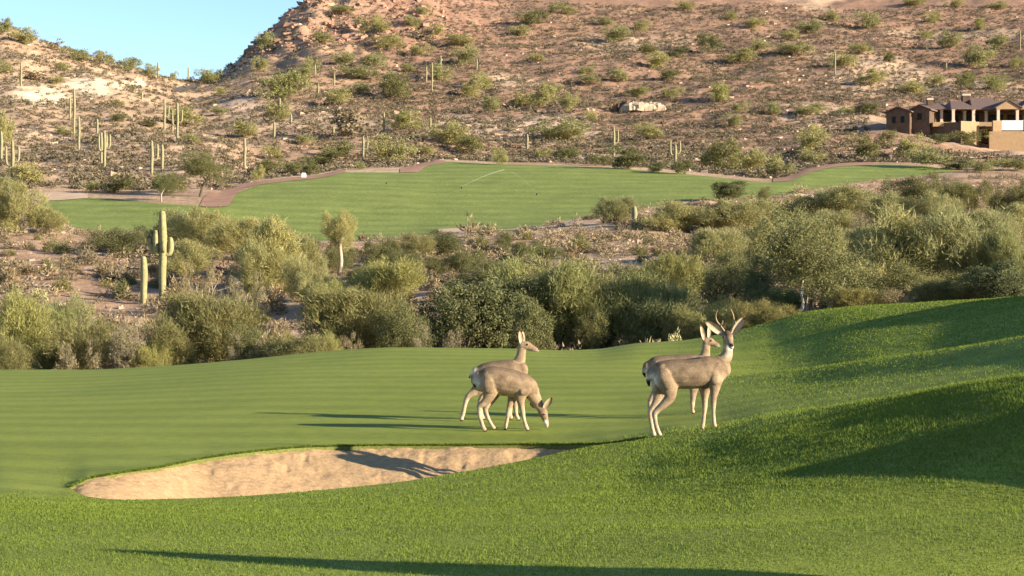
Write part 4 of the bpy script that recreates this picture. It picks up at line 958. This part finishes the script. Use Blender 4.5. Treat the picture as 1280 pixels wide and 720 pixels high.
    C = np.tile(FUR, (len(V), 1)); nz = Nn[:, 2]
    mottle = fbm(V[:, 0] * 9, V[:, 2] * 9, 5, 3)
    def mx(mask_w, col):
        nonlocal C
        w = np.clip(mask_w, 0, 1)[:, None]; C = C * (1 - w) + col * w
    names = np.array([s[0] for s in skel])[part]
    isT = np.char.startswith(names, 'torso'); leg = np.char.startswith(names, 'fore') | np.char.startswith(names, 'hind')
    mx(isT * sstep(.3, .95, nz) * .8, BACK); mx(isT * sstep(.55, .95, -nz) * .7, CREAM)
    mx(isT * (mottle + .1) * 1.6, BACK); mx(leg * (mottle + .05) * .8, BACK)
    tt = np.char.startswith(names, 'torsosh') | np.char.startswith(names, 'torsoha'); mx(~tt * isT * sstep(.1, .35, 1 - np.abs(nz)) * .22, BACK)  # torso sides between shoulder and haunch toned darker
    inner = np.where(np.char.find(names, 'far') >= 0, -Nn[:, 1], Nn[:, 1])
    mx(leg * sstep(.22, .55, par) * .8, CREAM); mx(leg * sstep(.1, .4, par) * sstep(.0, .7, inner) * .6, CREAM)
    mx(leg * sstep(.955, .985, par), DARK * 2.2)
    mx((names == 'neck') * sstep(.1, .8, -nz) * .4, CREAM)
    hd = names == 'head'
    mx(hd * sstep(.0, .35, par) * .35, BROWN); mx(hd * sstep(.5, .9, par) * sstep(-.2, .5, -nz) * .9, WHITE)
    mx(hd * sstep(.70, .85, par) * .55, CREAM); mx(hd * sstep(.93, .985, par) * sstep(-.25, .2, nz), DARK)
    tl = names == 'tail'; mx(tl * 1.0, WHITE); mx(tl * sstep(.45, .7, par), DARK)
    if paint:
        cx = (px_of(V[:, 0] + R0[0], Y0) - x0) * sc; cy = (row_of(V[:, 2] + R0[2], np.full(len(V), Y0)) - y0) * sc
        for (a, c, wx, wy, col, st, cond) in paint:
            g = np.exp(-(((cx - a) / wx) ** 2 + ((cy - c) / wy) ** 2)); sel = np.ones(len(V)) if cond is None else sum((names == n_) for n_ in cond)
            mx(np.clip(g * 1.8, 0, 1) * st * sel, col)
    VV = [V]; FF4 = [q]; CC = [C]; n = len(V)
    # ears: cupped leaves with thickness, pale inside
    for (bp, tp, wid, nrm) in ears:
        A = W(bp) - R0; Bt = W(tp) - R0; ax = Bt - A; L = np.linalg.norm(ax); ax /= L; nr = np.array(nrm, float); nr -= nr.dot(ax) * ax; nr /= np.linalg.norm(nr); sd = np.cross(ax, nr)
        nu, nv = 12, 8; g = []; cfr = []
        for side in (1, -1):
            for iu in range(nu + 1):
                t = iu / nu; ww = wid * .5 * (math.sin(math.pi * (t * .86 + .10)) ** .75) * (1 if t < 1 else .2)
                for iv in range(nv + 1):
                    s_ = iv / nv * 2 - 1
                    p = A + ax * (t * L) + sd * s_ * ww + nr * (abs(s_) ** 2 * ww * .75 - ww * .3) + nr * side * .007 * (1 - s_ * s_ * .9) * (1 - t * .6)
                    g.append(p); rim = max(abs(s_), t if t > .85 else 0)
                    cfr.append((CREAM * .85 if rim < .8 else BROWN) if side == 1 else (BACK * .75 if t < .8 else BROWN))
        q4 = []
        st = (nu + 1) * (nv + 1)
        for iu in range(nu):
            for iv in range(nv):
                a = iu * (nv + 1) + iv; q4.append([a, a + 1, a + nv + 2, a + nv + 1]); q4.append([st + a, st + a + nv + 1, st + a + nv + 2, st + a + 1])
        for iu in range(nu):
            for iv in (0, nv):
                a = iu * (nv + 1) + iv; q4.append([a, a + nv + 1, st + a + nv + 1, st + a])
        for iv in range(nv):
            a = nu * (nv + 1) + iv; q4.append([a, a + 1, st + a + 1, st + a])
        VV.append(np.array(g)); FF4.append(np.array(q4) + n); CC.append(np.array(cfr)); n += len(g)
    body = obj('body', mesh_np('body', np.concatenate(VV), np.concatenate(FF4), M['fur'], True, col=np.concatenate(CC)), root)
    for e, r_ in eyes:
        c = W(e) - R0; bb = MB(); bb.tube([c - (0, 0, r_ * .3), c + (0, 0, r_ * .3)], [r_ * .9, r_ * .9], seg=12, sub=1); obj('eye', bb.mesh('eye', M['eye'], True), root)
    for br in antlers:
        bb = MB()
        for pts in br: bb.tube([W(p) - R0 for p in pts], [p[3] * k for p in pts], seg=8, sub=4)
        obj('antler', bb.mesh('antler', M['horn'], True), root)
    return root, Y0
NL, FL = -.085, .085
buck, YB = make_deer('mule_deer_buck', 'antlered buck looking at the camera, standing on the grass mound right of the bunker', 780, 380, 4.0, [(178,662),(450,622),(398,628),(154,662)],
 {'torso': [(146,348,0,36,.085),(178,345,0,58,.135),(230,350,0,73,.165),(300,350,0,75,.18),(360,346,0,78,.18),(420,340,0,80,.165),(468,328,0,70,.13),(498,318,0,50,.09)],
  'neck': [(455,310,0,54,.095),(496,284,0,42,.08),(516,250,0,33,.07),(520,210,0,27,.06),(517,172,.02,25,.055)],
  'head': [(515,158,.05,22,.055),(516,160,-.01,30,.068),(519,174,-.09,27,.060),(523,194,-.16,19,.042),(526,208,-.205,15.5,.036),(527,213,-.225,11,.028)],
  'forenear': [(452,375,NL,46,.06),(450,425,NL,28,.05),(445,470,NL,18,None),(443,508,NL,15,None),(444,550,NL,10,None),(446,592,NL,11.5,None),(450,614,NL,11,None),(453,622,NL,11,None)],
  'forefar': [(425,385,FL,40,.055),(413,440,FL,24,.045),(408,485,FL,17,None),(408,517,FL,15,None),(405,560,FL,10,None),(400,600,FL,11.5,None),(397,620,FL,11,None),(396,629,FL,11,None)],
  'hindnear': [(200,365,NL*.9,62,.075),(222,415,NL*1.1,50,.065),(228,455,NL*1.1,33,.05),(198,500,NL,23,None),(163,532,NL,17,None),(150,552,NL,15.5,None),(156,595,NL,11,None),(166,632,NL,12,None),(176,654,NL,12,None),(181,662,NL,11,None)],
  'hindfar': [(178,370,FL,55,.07),(182,430,FL,42,.055),(172,475,FL,27,.04),(148,520,FL,18,None),(134,545,FL,15,None),(139,592,FL,11,None),(147,632,FL,11.5,None),(153,654,FL,12,None),(157,662,FL,11,None)],
  'tail': [(140,325,0,12),(127,350,0,13),(122,385,0,11),(126,408,0,6)]},
 [((494,152,.0),(404,84,-.02),.105,(.15,-1,.1)),((544,148,.0),(604,64,-.02),.105,(-.15,-1,.1))],
 [((494,166,-.072),.013),((545,166,-.072),.013)],
 antlers=[[[(502,136,0,4.2),(486,112,.02,3.8),(466,85,.03,3.2),(459,58,.0,2.6),(466,28,-.06,1.4)],[(484,110,.02,3.2),(492,92,-.02,3),(492,82,-.04,1.6)]], [[(536,132,0,4.2),(547,112,.02,3.8),(552,84,.03,3.2),(546,54,.0,2.6),(530,24,-.06,1.4)],[(548,108,.02,3.2),(556,96,-.02,3),(556,88,-.04,1.6)]]],
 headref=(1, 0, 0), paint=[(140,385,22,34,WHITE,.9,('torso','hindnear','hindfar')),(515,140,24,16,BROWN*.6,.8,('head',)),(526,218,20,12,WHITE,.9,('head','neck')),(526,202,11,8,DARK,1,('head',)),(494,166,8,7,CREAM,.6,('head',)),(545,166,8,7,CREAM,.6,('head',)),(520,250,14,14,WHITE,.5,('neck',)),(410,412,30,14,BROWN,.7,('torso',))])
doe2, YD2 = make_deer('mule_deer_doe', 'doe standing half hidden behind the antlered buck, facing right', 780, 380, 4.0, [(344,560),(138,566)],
 {'torso': [(118,317,0,32,.08),(156,316,0,55,.13),(230,319,0,65,.15),(300,317,0,66,.16),(360,312,0,62,.14),(402,304,0,48,.10)],
  'neck': [(382,302,0,46,.08),(404,262,0,31,.06),(410,226,0,24,.05),(412,200,0,22,.045)],
  'head': [(408,190,0,23,.05),(428,189,0,23,.052),(452,199,0,15,.035),(470,206,0,11,.028),(477,208,0,8,.02)],
  'forenear': [(352,380,NL,40,.05),(346,440,NL,22,.04),(342,480,NL,15,None),(340,512,NL,13,None),(340,540,NL,9,None),(343,556,NL,10,None),(346,562,NL,9,None)],
  'forefar': [(385,375,FL,36,.05),(398,440,FL,20,.04),(404,490,FL,14,None),(406,512,FL,12,None),(406,540,FL,9,None),(408,554,FL,10,None),(410,559,FL,9,None)],
  'hindnear': [(160,350,NL,52,.07),(170,400,NL,38,.055),(158,440,NL,24,.04),(132,478,NL,15,None),(126,500,NL,13,None),(130,530,NL,9.5,None),(135,556,NL,10,None),(140,566,NL,9,None)],
  'hindfar': [(165,355,FL,48,.065),(190,410,FL,34,.05),(180,445,FL,22,.04),(158,478,FL,14,None),(150,500,FL,12,None),(153,530,FL,9,None),(158,552,FL,10,None),(162,560,FL,9,None)],
  'tail': [(116,312,0,11),(104,325,0,12),(100,345,0,9),(106,362,0,5)]},
 [((400,180,-.03),(381,104,-.06),.085,(.5,-1,0)),((422,172,.03),(428,104,.08),.085,(.6,-.8,0))], [((434,183,-.048),.011)],
 dY=.15, paint=[(118,350,18,26,WHITE,.9,('torso','hindnear'))])
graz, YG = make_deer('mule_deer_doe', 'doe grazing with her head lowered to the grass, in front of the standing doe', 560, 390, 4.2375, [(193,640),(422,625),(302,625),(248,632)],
 {'torso': [(164,352,0,40,.09),(196,355,0,62,.14),(242,361,0,74,.17),(300,370,0,75,.18),(352,380,0,71,.17),(402,394,0,66,.15),(432,408,0,54,.115),(452,424,0,38,.08)],
  'neck': [(415,392,0,58,.10),(448,436,0,44,.075),(472,476,0,33,.06),(488,506,0,27,.05)],
  'head': [(488,500,0,24,.05),(502,530,0,26,.055),(514,565,0,18,.04),(522,594,0,13,.032),(524,606,0,9,.024)],
  'forenear': [(392,410,NL,46,.06),(384,460,NL,27,.045),(390,500,NL,17,None),(395,532,NL,15,None),(404,575,NL,10,None),(413,605,NL,11.5,None),(420,620,NL,11,None),(424,626,NL,10,None)],
  'forefar': [(358,420,FL,42,.055),(338,470,FL,24,.04),(325,510,FL,16,None),(320,532,FL,14.5,None),(313,578,FL,10,None),(306,606,FL,11.5,None),(302,620,FL,11,None),(304,627,FL,10,None)],
  'hindnear': [(204,372,NL*.9,60,.075),(222,420,NL*1.1,47,.06),(214,455,NL*1.1,32,.05),(188,488,NL,21,None),(166,508,NL,16,None),(166,545,NL,12,None),(178,595,NL,11,None),(186,622,NL,12,None),(194,636,NL,12,None),(198,642,NL,11,None)],
  'hindfar': [(215,385,FL,52,.07),(242,430,FL,42,.055),(232,465,FL,26,.04),(210,500,FL,18,None),(198,522,FL,15,None),(208,560,FL,11,None),(226,600,FL,11,None),(240,622,FL,12,None),(252,632,FL,11,None)],
  'tail': [(150,335,0,11),(140,355,0,12),(140,382,0,9),(144,398,0,5)]},
 [((506,506,-.04),(549,448,-.07),.095,(.6,-.9,.2)),((482,500,.03),(434,486,.10),.09,(-.3,-.9,-.2))], [((509,540,-.05),.012),((512,540,.05),.012)],
 dY=.05, paint=[(150,370,18,30,WHITE,.6,('torso','hindnear')),(516,582,10,8,WHITE,1,('head',)),(500,510,20,16,BROWN,.6,('head',))])
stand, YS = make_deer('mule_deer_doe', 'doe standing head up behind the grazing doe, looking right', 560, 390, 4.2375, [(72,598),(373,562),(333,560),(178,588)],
 {'torso': [(150,328,0,40,.085),(190,330,0,60,.135),(250,325,0,66,.16),(310,319,0,66,.16),(358,311,0,60,.14),(390,302,0,46,.10)],
  'neck': [(362,292,0,50,.09),(380,256,0,35,.065),(388,220,0,28,.055),(393,190,0,25,.05)],
  'head': [(390,178,0,24,.052),(412,178,0,26,.056),(442,190,0,18,.04),(466,199,0,13,.031),(477,203,0,9,.022)],
  'forenear': [(366,350,NL,44,.055),(354,425,NL,25,.045),(354,475,NL,16,None),(357,502,NL,14,None),(361,532,NL,10,None),(367,550,NL,11,None),(373,560,NL,10,None),(377,564,NL,9,None)],
  'forefar': [(350,360,FL,40,.05),(334,430,FL,22,.04),(330,480,FL,15,None),(330,504,FL,13,None),(330,532,FL,10,None),(332,550,FL,11,None),(335,558,FL,10,None)],
  'hindnear': [(172,345,NL,58,.07),(165,400,NL,42,.055),(138,432,NL,26,.04),(108,456,NL,17,None),(98,476,NL,15,None),(88,520,NL,11,None),(80,565,NL,11.5,None),(72,588,NL,11.5,None),(76,600,NL,10,None)],
  'hindfar': [(190,350,FL,52,.065),(206,410,FL,38,.05),(196,445,FL,22,.04),(176,470,FL,16,None),(168,492,FL,14,None),(172,530,FL,10,None),(178,565,FL,11,None),(184,582,FL,11,None),(188,588,FL,9,None)],
  'tail': [(146,310,0,10),(134,326,0,12),(122,338,0,10),(114,347,0,6)]},
 [((386,168,-.03),(379,96,-.05),.09,(.6,-.9,0)),((398,164,.04),(394,98,.10),.09,(.8,-.5,0))], [((420,172,-.052),.012),((420,172,.052),.012)],
 dY=.1, paint=[(140,325,20,24,WHITE,.9,('torso',)),(112,345,14,12,DARK,1,('tail',)),(150,390,14,34,CREAM,.6,('hindnear',))])
print('deer Y', YB, YD2, YG, YS)
# ------------------------------------------------------------------ grass blades
def blades(n, pxr, yr, dens, hgt):
    Y = np.sqrt(rng.uniform(yr[0] ** 2, yr[1] ** 2, n)); px = rng.uniform(*pxr, n)
    keep = rng.random(n) < dens(px, Y); Y = Y[keep]; px = px[keep]
    Ys, _ = lay_eval(px); ins = (Y > Ys[iB0]) & (Y < Ys[iB3]) & (px > SAND[0]) & (px < SAND[1]); Y = Y[~ins]; px = px[~ins]
    if pxr[0] < 0:
        Ys, _ = lay_eval(px); k_ = (px < SAND[0]) | (px > SAND[1]) | (Y < Ys[iB0]); Y = Y[k_]; px = px[k_]
    n = len(Y); x = x_at(px, Y); z = surf(px, Y, sand=False)
    clump = fbm(x * 3.5, Y * 2.5, 81, 3)
    h = hgt(px, Y, n) * rng.uniform(.55, 1.25, n) * (1 + 1.1 * clump)
    a = rng.uniform(0, 6.283, n); w = .0025 * (Y / 10) * rng.uniform(.7, 1.4, n)
    b = np.stack([x, Y, z - .004], 1); s = np.stack([np.cos(a), np.sin(a), np.zeros(n)], 1)
    lean = rng.normal(size=(n, 3)) * .42; lean[:, 2] = 1; lean /= np.linalg.norm(lean, axis=1)[:, None]
    mid = b + lean * (h * .55)[:, None]; l2 = lean + rng.normal(size=(n, 3)) * .35; tip = mid + l2 * (h * .5)[:, None]
    V = np.stack([b - s * w[:, None], b + s * w[:, None], mid + s * w[:, None] * .7, mid - s * w[:, None] * .7, tip], 1).reshape(-1, 3)
    i = np.arange(n) * 5
    return V, np.stack([i, i + 1, i + 2, i + 3], 1), np.stack([i + 3, i + 2, i + 4], 1), np.clip(rng.normal(.5, .2, n) + clump * .8, 0, 1)
g1 = blades(680000, (-130, 1420), (8.8, 21.2), lambda p, y: (1 - sstep(60, 130, p)) * (1 - sstep(13.5, 18.5, y)) + sstep(60, 130, p) * np.clip(1 - .5 * sstep(13, 17, y), 0, 1) * (1 - sstep(17.6, 19.5, y) * sstep(700, 900, p)), lambda p, y, n: .016 + .020 * sstep(640, 1200, p) * sstep(12.3, 14.5, y))
g2 = blades(70000, (600, 1420), (15.5, 24), lambda p, y: (1 - sstep(18, 24, y)) * sstep(620, 900, p), lambda p, y, n: .03)
g0 = blades(170000, (780, 1420), (22, 47), lambda p, y: sstep(820, 1060, p) * (.35 + .65 * sstep(24, 30, y)), lambda p, y, n: .030 * (.5 + .5 * sstep(820, 1060, p)))
# fringe hanging over the bunker lip
nf = 9000; fp = rng.uniform(SAND[0], SAND[1] - 6, nf); fy = lay_eval(fp)[0][iB3] + np.abs(rng.normal(size=nf)) * .06
x = x_at(fp, fy); z = surf(fp, fy, sand=False)
aa = rng.uniform(0, 6.283, nf); ss = np.stack([np.cos(aa), np.sin(aa), 0 * aa], 1) * .006; bb_ = np.stack([x, fy, z], 1); ln_ = rng.normal(size=(nf, 3)) * .5; ln_[:, 1] -= .4; ln_[:, 2] = .7
tp_ = bb_ + ln_ * rng.uniform(.02, .06, nf)[:, None]; md = (bb_ + tp_) / 2 + np.array([0, 0, .006])
V3 = np.stack([bb_ - ss, bb_ + ss, md + ss * .7, md - ss * .7, tp_], 1).reshape(-1, 3); i3 = np.arange(nf) * 5
g3 = (V3, np.stack([i3, i3 + 1, i3 + 2, i3 + 3], 1), np.stack([i3 + 3, i3 + 2, i3 + 4], 1), np.clip(rng.normal(.45, .2, nf), 0, 1))
Vs, F4, F3, va = [], [], [], []; off = 0
for g in (g0, g1, g2, g3):
    Vs.append(g[0]); F4.append(g[1] + off); F3.append(g[2] + off); va.append(g[3]); off += len(g[0])
va = np.concatenate(va)
o = obj('grass', mesh_np('grass', np.concatenate(Vs), [np.concatenate(F4), np.concatenate(F3)], M['blade'], False, fattr=np.concatenate([va, va])))
tag(o, 'thick green rough grass covering the foreground mounds', 'grass', kind='stuff')
print('blades', len(va))

# ------------------------------------------------------------------ camera, light, world
cd = bpy.data.cameras.new('camera'); cd.sensor_width = 36; cd.lens = 36 * F / 1280; cd.clip_start = .1; cd.clip_end = 5000
co = bpy.data.objects.new('camera', cd); COL.objects.link(co); co.location = (0, 0, CAM); co.rotation_euler = (math.pi / 2 - PITCH, 0, 0)
scene.camera = co
EL, AZ = math.radians(16.4), math.radians(-24)
sv = Vector((math.cos(EL) * math.cos(AZ), math.cos(EL) * math.sin(AZ), math.sin(EL)))
ld = bpy.data.lights.new('sun', 'SUN'); ld.energy = 5.0; ld.angle = math.radians(.5); ld.color = (1, .87, .68)
lo = bpy.data.objects.new('sun', ld); COL.objects.link(lo); lo.rotation_euler = sv.to_track_quat('Z', 'Y').to_euler(); lo.location = (60, -15, 40)
w = bpy.data.worlds.new('World'); scene.world = w; w.use_nodes = True; nt = w.node_tree
sky = nt.nodes.new('ShaderNodeTexSky'); sky.sky_type = 'NISHITA'; sky.sun_disc = False; sky.sun_elevation = EL; sky.sun_rotation = math.radians(114); sky.dust_density = .1; sky.air_density = .85; sky.ozone_density = 2.8
bg = nt.nodes['Background']; bg.inputs[1].default_value = .09; nt.links.new(sky.outputs[0], bg.inputs[0])
scene.view_settings.view_transform = 'Standard'; scene.view_settings.look = 'None'; scene.view_settings.exposure = 1.43; scene.view_settings.gamma = 1
